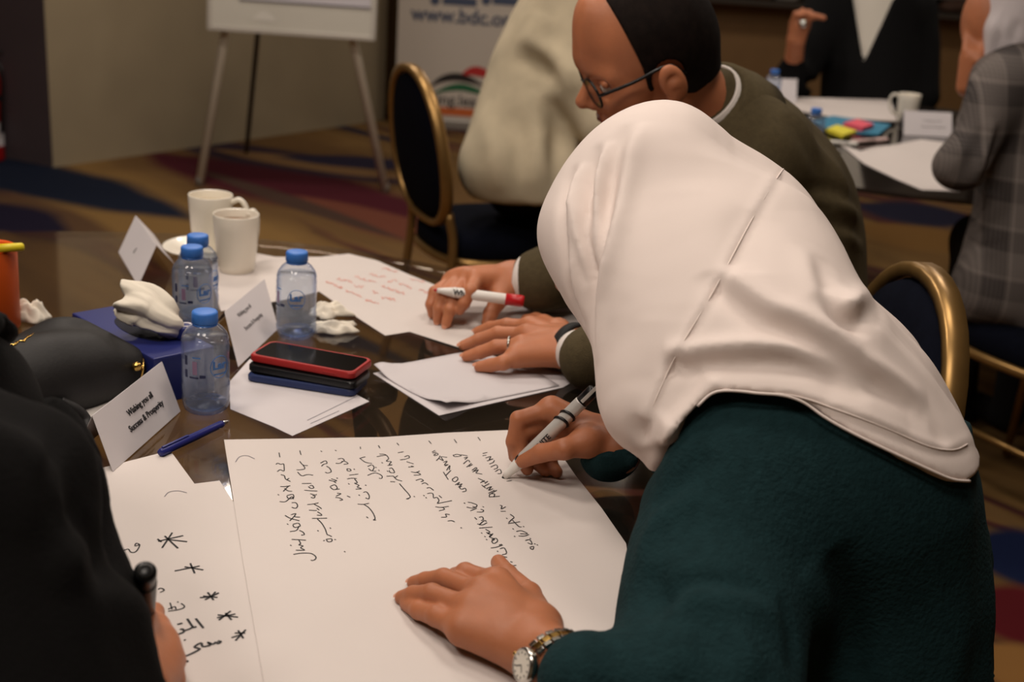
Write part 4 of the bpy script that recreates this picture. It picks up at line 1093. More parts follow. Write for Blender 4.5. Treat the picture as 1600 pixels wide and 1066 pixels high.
link('blazer', pj.mesh('blazer', .010, fn=lambda p: np.maximum(pj(p), hemp-p[:, 2])), M_PLAID, pp)
ps = Soft(); ps.ell(at(1590, 5, DP), (.085, .10, .12), None, 0); ps.cap(at(1580, 60, DP), at(1640, 85, DP+.05), .075, .10, .05); ps.cap(at(1560, 50, DP-.04), at(1545, 95, DP-.02), .03, .015, .03)
ps.fit([(1522, 0), (1524, 30), (1530, 60), (1542, 98)], 2.4, 3.8, sig=.05)
ps.crease(([(1570, 20), (1560, 60), (1550, 95)], -.008, .012), ([(1590, 30), (1580, 70)], -.008, .014))
link('headscarf', ps.mesh('headscarf', .010), mat('lavender_white_cloth', rgb(208, 200, 202), .8), pp)
pi = Soft(); pi.cap(at(1580, 98, DP+.02), at(1640, 95, DP), .085, .10, .03)
link('inner_collar', pi.mesh('inner_collar', .012), M_CARD, pp)
ph = Soft(); ph.ell(at(1545, 30, DP+.03), (.065, .075, .10), None, 0)
pc = at(1522, 92, DP+.02)
ph.cap(at(1512, 135, DP+.04), pc, .028, .036, .02)
for dx, ty in ((-6, 42), (0, 36), (6, 40), (12, 48)): ph.cap(at(1516+dx, 80, DP+.01), at(1517+dx*.8, ty, DP+.03), .012, .010, .005)
ph.cap(at(1528, 95, DP-.01), at(1538, 70, DP-.005), .013, .010, .006)
link('body', ph.mesh('body', .006), M_SKIN2, pp)
pl = Soft()
for q in (-.09, .09):
    h0 = np.array([1.34+q, 2.98, .58]); k0 = np.array([1.36+q, 3.40, .58]); pl.cap(h0, k0, .085, .07, .05); pl.cap(k0, k0+np.array([.02, .03, -.5]), .065, .05, .03); pl.cap(k0+np.array([.02, .03, -.53]), k0+np.array([-.04, .16, -.535]), .042, .036, .02)
link('skirt', pl.mesh('skirt', .016), M_TROUSER, pp)
# the foreground woman's skirt and legs under the table edge
wt = Soft(); hipw = at(1370, 1230, 1.36)
for q in (-.08, .10):
    k0 = np.array([.02, 1.10+q, .56]); wt.cap(hipw+np.array([0, q, -.02]), k0, .12, .075, .06); wt.cap(k0, np.array([.04, 1.12+q, .1]), .07, .05, .03); wt.cap(np.array([.04, 1.12+q, .05]), np.array([-.12, 1.1+q, .045]), .045, .036, .02)
link('skirt', wt.mesh('skirt', .014), M_TROUSER, woman)

# ================================================================== papers on the foreground table
M_PAPER = mat('white_paper', rgb(213, 204, 199), .75, vary=.015, vscale=6)
M_PAPER2 = mat('office_paper', rgb(208, 202, 204), .7, vary=.02, vscale=9)
def ccw(P):
    a = sum(P[i][0]*P[(i+1) % len(P)][1]-P[(i+1) % len(P)][0]*P[i][1] for i in range(len(P)))
    return P if a > 0 else P[::-1]
def sheet(name, label, px, z, m=M_PAPER, cat='paper', group=None, th=.0007, lift=None):
    P = ccw([tuple(onz(x, y, TZ+z)[:2]) for x, y in px])
    c = np.mean(np.array(P), 0)
    t = thing(name, label, cat, (c[0], c[1], TZ+z), 0, group)
    bm = bmesh.new(); top = [bm.verts.new((p[0], p[1], TZ+z+th)) for p in P]; f = bm.faces.new(top)
    bmesh.ops.triangulate(bm, faces=[f])
    if lift:
        bmesh.ops.subdivide_edges(bm, edges=bm.edges[:], cuts=6, use_grid_fill=True)
        bmesh.ops.triangulate(bm, faces=bm.faces[:])
        for v in bm.verts:
            for (lx, ly), h, r in lift:
                q = onz(lx, ly, TZ+z); v.co.z += h*math.exp(-((v.co.x-q[0])**2+(v.co.y-q[1])**2)/r**2)
    g = bmesh.ops.extrude_face_region(bm, geom=bm.faces[:]); 
    for v in [e for e in g['geom'] if isinstance(e, bmesh.types.BMVert)]: v.co.z -= th
    bmesh.ops.recalc_face_normals(bm, faces=bm.faces[:])
    me = bpy.data.meshes.new(name); bm.to_mesh(me); bm.free()
    o = link('sheet', me, m, t, bool(lift))
    return t
M_INK = mat('black_ink', rgb(38, 36, 38), .7)
M_REDINK = mat('red_ink', rgb(222, 150, 136), .8)
M_GREYINK = mat('grey_ink', rgb(120, 116, 126), .8)
def write(name, strokes, off, S, z, wd, m, parent, dot=None, pts_z=None):
    mb = MB()
    for s in strokes:
        P = [(off[0]+x/S, off[1]+y/S) for x, y in s]
        if len(P) == 1: P = [P[0], (P[0][0]+1.8, P[0][1]+1.2)]
        Q = spline(P, 4) if len(P) > 2 else np.array(P)
        mb.ribbon([onz(x, y, TZ+z) for x, y in Q], wd)
    return props(mb.build(name, m, parent), kind='stuff')
big = sheet('flipchart_sheet', 'large white sheet with handwritten black list under the writing woman', [(350, 688), (600, 684), (700, 677), (795, 673), (855, 680), (900, 745), (940, 795), (978, 850), (986, 900), (968, 985), (935, 1045), (900, 1150), (430, 1150), (412, 1066), (380, 880)], .0032)
Z1 = .0043
C1, S1_ = (420, 690), 5.333
line1 = [[(85, 92), (92, 130)], [(60, 190), (75, 180), (100, 190), (122, 185), (128, 215), (125, 245), (95, 235), (70, 250)], [(100, 275), (130, 285), (140, 312), (182, 333)], [(150, 318), (170, 305)],
    [(95, 375), (130, 375), (180, 368)], [(130, 390), (160, 410), (195, 415)], [(120, 415), (150, 385), (165, 372)], [(75, 440)], [(150, 450), (200, 440), (205, 470), (165, 475), (150, 455)], [(90, 500), (140, 500), (190, 460), (205, 480)],
    [(190, 510), (225, 510), (240, 535), (225, 555), (190, 548)], [(185, 610), (225, 600), (215, 625), (260, 630)], [(135, 615), (180, 640), (255, 660)], [(175, 660), (215, 620)], [(152, 685)],
    [(200, 690), (245, 680), (260, 705), (215, 715), (200, 695)], [(175, 750), (230, 740), (250, 705)], [(255, 740), (285, 755), (295, 775), (270, 780)], [(190, 815), (250, 818), (310, 822)],
    [(250, 820), (265, 850), (250, 860), (285, 870), (265, 885), (298, 905), (225, 905)], [(178, 862)], [(205, 940), (270, 930), (350, 932), (388, 955), (392, 975), (370, 990), (350, 988)]]
line2 = [[(258, 75), (268, 110)], [(258, 165), (285, 195), (325, 200)], [(285, 195), (300, 225), (262, 235), (230, 235)], [(240, 255), (275, 285), (320, 275), (370, 280)], [(275, 350), (355, 348)],
    [(340, 370), (360, 365), (375, 385), (350, 390), (330, 375)], [(295, 405), (350, 410), (405, 412)], [(345, 435), (385, 445), (400, 440)], [(350, 465), (375, 470), (385, 455), (365, 450)],
    [(320, 525), (370, 520), (415, 510)], [(375, 520), (420, 545), (440, 560)], [(400, 555), (420, 570)], [(335, 572), (400, 575)], [(405, 585), (430, 600), (440, 615), (400, 612)], [(360, 640), (420, 640), (485, 638)],
    [(405, 645), (440, 680), (470, 730), (485, 772), (500, 780), (525, 792)], [(405, 740)], [(508, 718)], [(455, 828), (465, 822)], [(475, 815), (520, 810), (525, 830), (495, 835), (480, 820)], [(545, 815), (560, 818)], [(628, 914)]]
line3 = [[(432, 77)], [(430, 180), (470, 160), (485, 180), (455, 190), (440, 205)], [(480, 205), (505, 220), (520, 250), (490, 262), (470, 255)], [(500, 320), (540, 330), (565, 325), (520, 310)], [(540, 330), (560, 345)], [(565, 302)],
    [(510, 375), (550, 360), (570, 390), (540, 400), (512, 380)], [(550, 400), (590, 395)], [(560, 455), (600, 435), (570, 430)], [(555, 465), (590, 470), (615, 485), (590, 490)]]
C2, S2_ = (500, 680), 5.925
line4 = [[(140, 138)], [(165, 220), (205, 215), (225, 235), (200, 245)], [(145, 260), (185, 260), (220, 240), (260, 262), (220, 270)], [(250, 310), (280, 315), (285, 330), (255, 330), (250, 312)], [(312, 312)], [(270, 370), (355, 360)],
    [(250, 405), (300, 398), (340, 402)], [(320, 405), (345, 440), (320, 445), (360, 465), (345, 480), (383, 495), (330, 500)], [(262, 448)], [(418, 460)], [(400, 530), (430, 525), (455, 560), (450, 590), (420, 580)], [(358, 552)],
    [(348, 638), (400, 640), (455, 630)], [(405, 640), (450, 670), (490, 720), (510, 770), (495, 785), (520, 785)], [(430, 755), (445, 768)], [(250, 562), (280, 575)]]
line5 = [[(372, 108), (376, 128)], [(365, 215), (400, 205), (420, 200)], [(370, 215), (420, 250), (480, 262)], [(440, 290), (480, 275), (500, 300), (480, 330), (450, 310)], [(480, 330), (520, 335)], [(512, 295)], [(540, 322)],
    [(440, 372), (500, 350), (545, 358), (575, 380), (570, 400), (545, 398)]]
line6 = [[(540, 95), (555, 120)], [(525, 200), (570, 190), (610, 185)], [(550, 175), (605, 180), (635, 215), (615, 240), (660, 245), (640, 270), (668, 275), (625, 280)], [(570, 252)], [(640, 310), (665, 305), (690, 345), (650, 345), (640, 325)], [(620, 330)],
    [(615, 380), (680, 378)], [(680, 380), (710, 410), (760, 425)], [(690, 395), (720, 375)], [(650, 430), (695, 432)], [(735, 448), (780, 500), (820, 545), (835, 575), (800, 590), (825, 588)], [(868, 565)]]
C3, S3_ = (610, 670), 5.925
line7 = [[(60, 132), (78, 152)], [(68, 222), (122, 212)], [(130, 260), (165, 248), (175, 268), (150, 275)], [(90, 288), (150, 280)], [(150, 305), (215, 325)], [(165, 355), (215, 350), (190, 345)], [(190, 398), (240, 405), (270, 390)],
    [(215, 430), (280, 425), (240, 400)], [(235, 478), (280, 465), (305, 480), (280, 490)], [(290, 510), (320, 500), (350, 520)], [(335, 550), (365, 545), (400, 570)],
    [(340, 600), (375, 595), (395, 605), (400, 640), (430, 635), (450, 665), (435, 690), (470, 685), (570, 665)], [(305, 615)], [(325, 635)], [(450, 618), (475, 640)], [(415, 722), (470, 728), (540, 718)], [(450, 760), (500, 745), (480, 725)],
    [(470, 820), (520, 815), (510, 790), (550, 795)], [(530, 855), (565, 850), (595, 862)], [(650, 914)]]
line8 = [[(355, 112), (378, 138)], [(385, 215), (415, 200)], [(390, 225), (425, 215)], [(400, 245), (430, 225), (440, 240), (405, 250)], [(425, 295), (450, 270), (460, 250)], [(450, 275), (490, 295), (470, 260), (525, 265)],
    [(490, 310), (525, 300), (500, 335), (535, 330), (505, 345)], [(520, 385), (550, 340), (545, 380)], [(490, 400), (535, 470)], [(510, 435), (560, 385)], [(575, 465), (610, 445), (625, 465), (600, 490), (575, 480), (575, 465)],
    [(600, 520), (640, 495)], [(640, 495), (620, 520)], [(620, 520), (665, 510)], [(665, 510), (630, 540)], [(660, 530), (640, 545), (660, 560), (690, 550), (700, 575), (665, 585)],
    [(680, 685)], [(715, 680), (750, 685), (800, 705), (790, 725), (760, 720)], [(705, 725), (760, 735), (800, 720)], [(740, 760), (800, 735)], [(800, 770), (850, 770), (862, 755), (835, 745)], [(855, 720)], [(780, 820), (800, 840)],
    [(820, 820), (850, 815), (860, 840), (840, 850)], [(805, 880), (850, 890), (895, 870)], [(820, 890), (870, 850), (890, 860)], [(820, 920), (880, 915), (945, 910)], [(880, 930), (920, 955), (900, 970), (940, 980), (920, 1000)], [(840, 962)], [(870, 995)], [(885, 1022)]]
line9 = [[(590, 98), (615, 132)], [(580, 245), (620, 236), (655, 250), (600, 258), (580, 245)], [(650, 240), (715, 250)], [(680, 270), (715, 262), (690, 285)], [(675, 325), (720, 290), (735, 310)], [(705, 355), (750, 320)], [(725, 350), (760, 330)],
    [(755, 385), (790, 360), (800, 370), (770, 390)], [(760, 400), (815, 380)], [(815, 380), (790, 410)], [(790, 410), (850, 420)]]
line10 = [[(810, 78), (832, 108)]]
C4, S4_ = (700, 670), 4.267
line8b = [[(255, 690), (285, 705), (300, 700), (275, 720), (310, 735), (290, 750)], [(290, 740), (320, 730), (330, 750), (305, 765), (290, 750)], [(340, 775), (360, 770)], [(285, 795), (320, 790), (365, 775)], [(345, 800), (375, 795), (390, 830), (360, 840)], [(327, 815)],
    [(365, 850), (395, 858)], [(415, 885), (430, 890)], [(420, 915), (455, 910)], [(440, 960), (465, 945)], [(490, 1000), (515, 995)]]
line9b = [[(200, 330), (235, 345)], [(215, 360), (245, 345)], [(225, 350), (250, 355)], [(245, 365), (265, 350)], [(225, 375), (250, 395)], [(240, 385), (275, 365)], [(255, 400), (290, 385), (270, 410), (300, 400)], [(270, 430), (310, 410)], [(290, 430), (325, 410)], [(275, 455), (345, 450)], [(275, 455), (280, 435), (310, 435), (305, 455)],
    [(345, 510), (360, 515), (355, 535), (385, 520)], [(350, 550), (385, 550)], [(388, 595)], [(415, 570), (440, 590), (425, 605), (405, 625)], [(400, 632), (450, 625), (480, 620)], [(430, 610), (470, 650), (490, 655)], [(430, 665)], [(500, 650)],
    [(455, 685), (490, 680), (530, 700), (480, 700)], [(470, 715), (510, 715), (540, 705)], [(440, 715)], [(545, 730)], [(515, 745), (545, 740), (560, 770), (530, 760)], [(545, 790), (570, 785), (565, 805), (545, 795)], [(575, 765)], [(592, 772)]]
line10b = [[(230, 165), (262, 158)], [(230, 180), (255, 175)], [(250, 195), (285, 185), (275, 205), (300, 200), (260, 215)], [(275, 235), (300, 225), (310, 210)], [(285, 255), (320, 240), (330, 260), (305, 270)], [(315, 285), (345, 270), (355, 295), (330, 300)], [(390, 350), (425, 345)]]
for st, o_, s_ in ((line1, C1, S1_), (line2, C1, S1_), (line3, C1, S1_), (line4, C2, S2_), (line5, C2, S2_), (line6, C2, S2_), (line7, C3, S3_), (line8, C3, S3_), (line9, C3, S3_), (line10, C3, S3_), (line8b, C4, S4_), (line9b, C4, S4_), (line10b, C4, S4_)):
    write('handwritten_line', st, o_, s_, Z1, .0012, M_INK, big)
write('punch_mark', [[(368, 722), (374, 714), (386, 712), (398, 717)]], (0, 0), 1, Z1, .0009, M_GREYINK, big)

lsh = sheet('flipchart_sheet', 'white sheet with five black asterisks beside the black-sleeved arm', [(120, 800), (303, 757), (343, 752), (366, 787), (385, 880), (410, 1020), (425, 1150), (120, 1150)], .0016)
C5, S5_ = (180, 820), 4.845
stars = [[(375, 85), (475, 178)], [(432, 60), (355, 175)], [(325, 125), (515, 82)], [(320, 108), (350, 130)], [(400, 112), (545, 128)], [(450, 350), (640, 312)], [(525, 318), (668, 342)], [(568, 292), (602, 368)],
    [(640, 552), (720, 545)], [(700, 512), (745, 570)], [(785, 515), (680, 568)], [(665, 540), (775, 550)], [(760, 508), (725, 545)], [(775, 682), (930, 700)], [(875, 652), (785, 722)], [(835, 668), (880, 720)], [(770, 705), (910, 675)],
    [(880, 855), (960, 830)], [(930, 800), (970, 860)], [(988, 795), (910, 878)], [(905, 820), (985, 820)]]
for grp in (stars[:5], stars[5:8], stars[8:13], stars[13:17], stars[17:]): write('asterisk', grp, C5, S5_, .0027, .0019, M_INK, lsh)
words = [[(20, 200), (60, 195), (75, 190), (100, 185), (115, 205), (140, 210), (165, 195), (185, 155), (160, 140), (150, 160), (190, 150)], [(325, 490), (345, 480), (372, 495), (340, 512)], [(275, 480), (300, 510)], [(245, 515), (270, 515)],
    [(500, 595), (525, 620), (490, 640), (400, 655)], [(415, 590), (430, 640)], [(400, 640), (450, 620), (460, 640)], [(470, 582)]]
write('handwritten_line', words, C5, S5_, .0027, .0013, M_INK, lsh)
bold = [[(610, 710), (668, 782)], [(545, 712), (590, 775), (615, 770)], [(590, 775), (560, 790), (530, 800)], [(490, 795), (510, 790), (520, 810), (490, 825), (455, 830)], [(470, 755), (510, 745)], [(385, 745), (440, 805)], [(523, 870)],
    [(775, 880), (800, 885), (780, 900), (760, 890), (740, 905), (700, 890), (720, 910), (690, 920), (660, 920), (650, 895), (600, 925), (640, 940), (600, 965), (545, 990), (490, 1005)], [(520, 1045), (550, 1030), (540, 1040)]]
write('handwritten_line', bold, C5, S5_, .0027, .0022, M_INK, lsh)
write('punch_mark', [[(257, 776), (264, 769), (278, 767), (292, 770)]], (0, 0), 1, .0027, .0009, M_GREYINK, lsh)
sheet('flipchart_sheet', 'blank white sheet whose corner shows below the front place card', [(60, 770), (148, 735), (266, 705), (304, 757), (320, 800), (60, 900)], .0004)

msh = sheet('flipchart_sheet', 'white sheet with red handwriting under the hands of the man', [(470, 408), (500, 402), (545, 397), (590, 408), (640, 430), (690, 450), (760, 468), (850, 478), (915, 488), (905, 512), (728, 547), (640, 519), (602, 525), (560, 498), (497, 455)], .0014)
C6, S6_ = (490, 390), 7.62
def scrawl(a, b, amp, n):
    a, b = np.array(a, float), np.array(b, float); u = b-a; v = np.array([-u[1], u[0]])/np.linalg.norm(u)
    k = max(6, int(np.linalg.norm(u)/9)); out = []
    for i in range(k+1): out.append(tuple(a+u*i/k+v*amp*random.uniform(-1, 1)))
    return out
red = [((140, 385), (350, 460)), ((380, 490), (575, 560)), ((620, 600), (775, 640)), ((280, 345), (460, 390)), ((480, 430), (600, 445)), ((490, 320), (740, 400)), ((700, 500), (770, 530)), ((810, 570), (980, 600)), ((670, 290), (860, 335)), ((880, 375), (1000, 365)), ((810, 430), (1090, 530)), ((1020, 400), (1170, 460)), ((820, 220), (1000, 270)), ((1150, 345), (1320, 380)), ((1260, 480), (1380, 520))]
for k in range(0, len(red), 3): write('red_handwritten_line', [scrawl(a, b, 17, 0) for a, b in red[k:k+3]], C6, S6_, .0026, .0013, M_REDINK, msh)
sheet('flipchart_sheet', 'white sheet behind the bottles, beside the mugs', [(330, 384), (380, 392), (430, 402), (520, 402), (505, 455), (440, 470), (345, 487), (332, 440)], .0006)
# raised, curling corner beside the man's wrist
curl = thing('curled_sheet', 'curled white paper rising beside the wrist of the man', 'paper', tuple(onz(860, 480, TZ)))
vs, fs = [], []
for i in range(10):
    u = i/9
    a = onz(790+130*u, 492-6*u, TZ+.002); b = onz(830+90*u, 470-20*u, TZ+.004+.035*math.sin(math.pi*.5*u)); c = onz(860+70*u, 462-22*u, TZ+.004+.05*u)
    for j in range(8):
        t = j/7; vs.append(a*(1-t)**2+2*t*(1-t)*b+c*t*t)
for i in range(9):
    for j in range(7): fs.append((i*8+j, i*8+j+1, (i+1)*8+j+1, (i+1)*8+j))
co = link('sheet', pydata('sheet', vs, fs), M_PAPER2, curl); sm_ = co.modifiers.new('th', 'SOLIDIFY'); sm_.thickness = .0006

sheet('office_sheet', 'white printed page under the stacked phones', [(358, 598), (390, 562), (480, 578), (577, 628), (457, 682), (428, 668), (360, 640)], .0004, M_PAPER2)
pg = sheet('office_sheet', 'lower page of the folded papers beside the phones', [(583, 584), (740, 549), (905, 591), (880, 606), (686, 650)], .0004, M_PAPER2)
pf = sheet('office_sheet', 'upper folded page under the left hand of the man', [(584, 580), (612, 572), (722, 551), (850, 588), (874, 603), (760, 626), (697, 641), (640, 612)], .0020, M_PAPER2, lift=[((698, 640), .010, .03), ((590, 578), .010, .025)])
write('printed_line', [[(480, 657), (560, 618)], [(485, 662), (530, 642)]], (0, 0), 1, .0014, .0010, M_GREYINK, pg)

# place cards (folded tents)
def tent(label, B0, B1, R0, R1, h, texts=(), tm=None):
    b0, b1 = onz(*B0, TZ+.0014), onz(*B1, TZ+.0014); r0, r1 = onz(*R0, TZ+h), onz(*R1, TZ+h)
    Lv = ((b1-b0)+(r1-r0))/2; cb_, cr_ = (b0+b1)/2, (r0+r1)/2      # a true folded rectangle
    b0, b1, r0, r1 = cb_-Lv/2, cb_+Lv/2, cr_-Lv/2, cr_+Lv/2
    m0, m1 = 2*r0-b0, 2*r1-b1; m0[2] = m1[2] = TZ+.0014
    t = thing('place_card', label, 'place card', tuple((b0+b1+m0+m1)/4))
    for nm_, q in (('front_panel', (b0, b1, r1, r0)), ('back_panel', (m1, m0, r0, r1))):
        o = link(nm_, pydata(nm_, q, [(0, 1, 2, 3)]), M_PAPER2, t, False)
        s = o.modifiers.new('th', 'SOLIDIFY'); s.thickness = .0007; s.offset = 0
    x = nrm(r1-r0); y = nrm((r0+r1)/2-(b0+b1)/2); y = nrm(y-x*(x@y)); n_ = np.cross(x, y)
    if n_@(CAM-r0) < 0: n_ = -n_
    ctr_ = (b0+b1+r0+r1)/4; H = np.linalg.norm((r0+r1-b0-b1)/2)
    for txt, fx, fy, size, bold in texts:
        put_text(txt, size, ctr_+x*fx*np.linalg.norm(r1-r0)+y*fy*H+n_*.0009, x if np.cross(x, y)@n_ > 0 else -x, y, tm or mat('dark_print', rgb(40, 38, 40), .6), t, 'printed_line', bold)
    return t
tent('white place card in front reading Wishing you all Success & Prosperity', (174, 726), (285, 652), (146, 660), (250, 557), .057, [('Wishing you all', .06, .12, .0105, .0001), ('Success & Prosperity', .06, -.12, .0105, .0001)])
tent('white place card standing between two bottles, behind the phones', (376, 566), (432, 520), (347, 494), (416, 431), .052, [('Wishing you all', .0, .18, .0085, 0), ('Success & Prosperity', .0, -.02, .0085, 0)], mat('grey_print', rgb(140, 136, 138), .7))
tent('white place card at the back left, seen end on', (184, 397), (217, 444), (213, 335), (243, 386), .052, [('K', 0, -.05, .014, 0)], mat('grey_print', rgb(140, 136, 138), .7))

# ------------------------------------------------------------------ water bottles
def water_mat(name='clear_bottle_plastic', c0=(.93, .96, 1, 1), c1=(.46, .56, .84, 1), tlw=.16):   # thin clear plastic: see-through, bluish, with a sharp sheen
    m = bpy.data.materials.new(name); m.use_nodes = True; nt = m.node_tree; N = nt.nodes; L = nt.links; N.remove(N['Principled BSDF'])
    tr = N.new('ShaderNodeBsdfTransparent'); gl = N.new('ShaderNodeBsdfGlossy'); gl.inputs['Roughness'].default_value = .04
    lw = N.new('ShaderNodeLayerWeight'); lw.inputs['Blend'].default_value = .35
    rp = N.new('ShaderNodeValToRGB'); rp.color_ramp.elements[0].color = c0; rp.color_ramp.elements[1].color = c1; rp.color_ramp.elements[0].position = .25; rp.color_ramp.elements[1].position = .95
    L.new(lw.outputs['Facing'], rp.inputs[0]); L.new(rp.outputs[0], tr.inputs[0])
    fr = thin_fresnel(nt, 1.45)
    tl = N.new('ShaderNodeBsdfTranslucent'); tl.inputs[0].default_value = (.82, .88, 1, 1)
    m0 = N.new('ShaderNodeMixShader'); m0.inputs[0].default_value = tlw; L.new(tr.outputs[0], m0.inputs[1]); L.new(tl.outputs[0], m0.inputs[2])
    mx = N.new('ShaderNodeMixShader'); L.new(fr.outputs[0], mx.inputs[0]); L.new(m0.outputs[0], mx.inputs[1]); L.new(gl.outputs[0], mx.inputs[2])
    L.new(mx.outputs[0], N['Material Output'].inputs[0]); return m
M_WATER = water_mat()
M_LIQ = water_mat('water', (.97, .985, 1, 1), (.80, .87, .97, 1), .02)
M_BCAP = mat('blue_cap', rgb(62, 122, 208), .45)
M_BLUEPRINT = mat('blue_print', rgb(70, 120, 190), .5)
M_DARKPRINT = mat('navy_print', rgb(40, 46, 84), .5)
M_PINKPRINT = mat('mauve_print', rgb(150, 120, 150), .5)
BH = .128
M_BLUEBASE = water_mat('blue_tinted_base', (.60, .72, 1, 1), (.25, .38, .85, 1), .30)
def bottle(label, px, py, rot, detail=True):       # px, py: centre of the cap's top
    p = onz(px, py, TZ+BH-.004); x, y = p[0], p[1]
    t = thing('water_bottle', label, 'bottle', (x, y, TZ), 0, 'small water bottles with blue caps')
    z = TZ+.0014
    prof = [(.0, .003), (.012, .001), (.023, 0), (.0265, .003), (.0285, .010), (.0292, .018), (.0282, .022), (.0292, .027), (.0292, .036), (.0281, .040), (.0292, .044), (.0288, .048), (.0288, .080), (.0292, .084), (.0282, .088), (.0288, .092), (.0265, .099), (.0215, .106), (.0155, .111), (.0138, .1135), (.0138, .118)]
    MB().lathe([(r, z+h) for r, h in prof], (x, y, 0), n=36, cap0=False).build('bottle_body', M_WATER, t, True)
    MB().lathe([(.0150, z+.1105), (.0150, z+.113)], (x, y, 0), n=28, cap0=True).build('neck_ring', M_BCAP, t, True)
    mb = MB(); n = 48; vs = []
    for h, r in ((.1135, .0152), (.1145, .0156), (.1255, .0154), (.1275, .0146), (.128, .0125)):
        for i in range(n):
            rr = r+(.0004 if i % 2 else 0)*(1 if .114 < h < .126 else 0); a = 2*math.pi*i/n; vs.append((x+rr*math.cos(a), y+rr*math.sin(a), z+h))
    fs = [(k*n+i, k*n+(i+1) % n, (k+1)*n+(i+1) % n, (k+1)*n+i) for k in range(4) for i in range(n)]+[tuple(range(n))[::-1], tuple(4*n+i for i in range(n))]
    mb.add(vs, fs).build('cap', M_BCAP, t, True)
    MB().lathe([(.0, z+.004), (.022, z+.004), (.0262, z+.012), (.0272, z+.030), (.0272, z+.086), (.0268, z+.094), (.0, z+.094)], (x, y, 0), n=28, cap0=False, cap1=False).build('water', M_LIQ, t, True)
    MB().lathe([(0, z+.0035), (.0205, z+.0035), (.0245, z+.0075), (.0255, z+.011), (0, z+.009)], (x, y, 0), n=20, cap0=False, cap1=False).build('blue_base', M_BLUEBASE, t, True)
    # printed wrap: lettering and marks standing just off the plastic
    def onlab(a, h, r=.0296): return np.array([x+r*math.cos(a), y+r*math.sin(a), z+h])
    base = math.atan2(CAM[1]-y, CAM[0]-x)+rot
    def patch(a0, a1, h0, h1, m, nm_):
        A = np.linspace(a0, a1, 6); vs = [onlab(base+a, h) for h in (h0, h1) for a in A]
        MB().add(vs, [(i, i+1, 7+i, 6+i) for i in range(5)]).build(nm_, m, t, True)
    for a0, a1, h0, h1, m in ((-.95, -.80, .066, .078, M_DARKPRINT), (-.95, -.80, .050, .060, M_DARKPRINT), (-.55, -.35, .055, .072, M_PINKPRINT), (-.70, -.30, .050, .052, M_DARKPRINT), (-.25, .0, .051, .055, M_DARKPRINT), (-.55, -.2, .076, .0775, M_BLUEPRINT)): patch(a0, a1, h0, h1, m, 'printed_mark')
    a = base+.62
    for ch, da in (('L', -.22), ('a', 0), ('r', .2)):
        aa = a+da; n_ = np.array([math.cos(aa), math.sin(aa), 0]); put_text(ch, .014, onlab(aa, .066), np.array([-math.sin(aa), math.cos(aa), 0]), np.array([0, 0, 1.]), M_BLUEPRINT, t, 'brand_letter', .0006)
    patch(.34, .9, .054, .056, M_BLUEPRINT, 'printed_mark')
    ringp = [onlab(a+.42*math.cos(q), .064+.014*math.sin(q), .0295) for q in np.linspace(0, 2*math.pi, 28, endpoint=False)]
    MB().tube(ringp, .0005, 4, closed=True).build('brand_circle', M_BLUEPRINT, t, True)
    return t
bottle('blue-capped water bottle nearest the camera, beside the front place card', 320, 492, 0.0)
bottle('blue-capped water bottle behind the phones, beside the red handwriting sheet', 464, 398, -.62)
bottle('blue-capped water bottle behind the tissue box, front one of the pair', 300, 390, .0)
bottle('blue-capped water bottle at the mugs, rear one of the pair', 309, 372, .3)

# ------------------------------------------------------------------ mugs and saucer
M_CHINA = mat('white_china', rgb(240, 233, 218), .25, coat=.3)
M_TEA = mat('tea', rgb(120, 84, 52), .2)
def mug(label, p, ang, base=TZ, tea=False, group='white mugs'):
    x, y = p; t = thing('mug', label, 'mug', (x, y, base), 0, group)
    prof = [(.0, .004), (.024, .003), (.027, 0), (.029, .001), (.0315, .012), (.035, .040), (.0375, .075), (.0385, .098), (.0380, .0995), (.0370, .098), (.0355, .070), (.032, .030), (.027, .010), (0, .008)]
    MB().lathe([(r, base+h) for r, h in prof], (x, y, 0), n=40, cap0=False, cap1=False).build('mug_body', M_CHINA, t, True)
    c, s = math.cos(ang), math.sin(ang); P = spline([(.0365, .088), (.052, .094), (.064, .078), (.061, .048), (.046, .028), (.033, .027)], 5)
    MB().tube([(x+r*c, y+r*s, base+h) for r, h in P], .0048, 10).build('handle', M_CHINA, t, True)
    MB().lathe([(0, base+.0845), (.0358, base+.085)], (x, y, 0), n=32, cap0=False, cap1=False).build('drink', M_TEA if tea else mat('milky_tea', rgb(190, 172, 140), .2), t, True)
    return t
m1 = onz(329, 305, TZ+.106)[:2]; m2 = onz(369, 334, TZ+.100)[:2]
mug('taller-looking white mug standing on the saucer at the back', m1, math.radians(-4), TZ+.008)
mug('white mug on the table in front of the saucer', m2, math.radians(70), TZ+.0008, True)
sx, sy = m1[0]-.006, m1[1]-.004
MB().lathe([(r, TZ+h+.0004) for r, h in [(0, .004), (.03, .003), (.034, 0), (.042, .001), (.060, .007), (.076, .014), (.077, .0155), (.074, .015), (.058, .0095), (.040, .006), (0, .006)]], (sx, sy, 0), n=48, cap0=False, cap1=False).build('saucer', M_CHINA, None, True)
props(bpy.data.objects['saucer'], 'white china saucer under the rear mug', 'saucer')

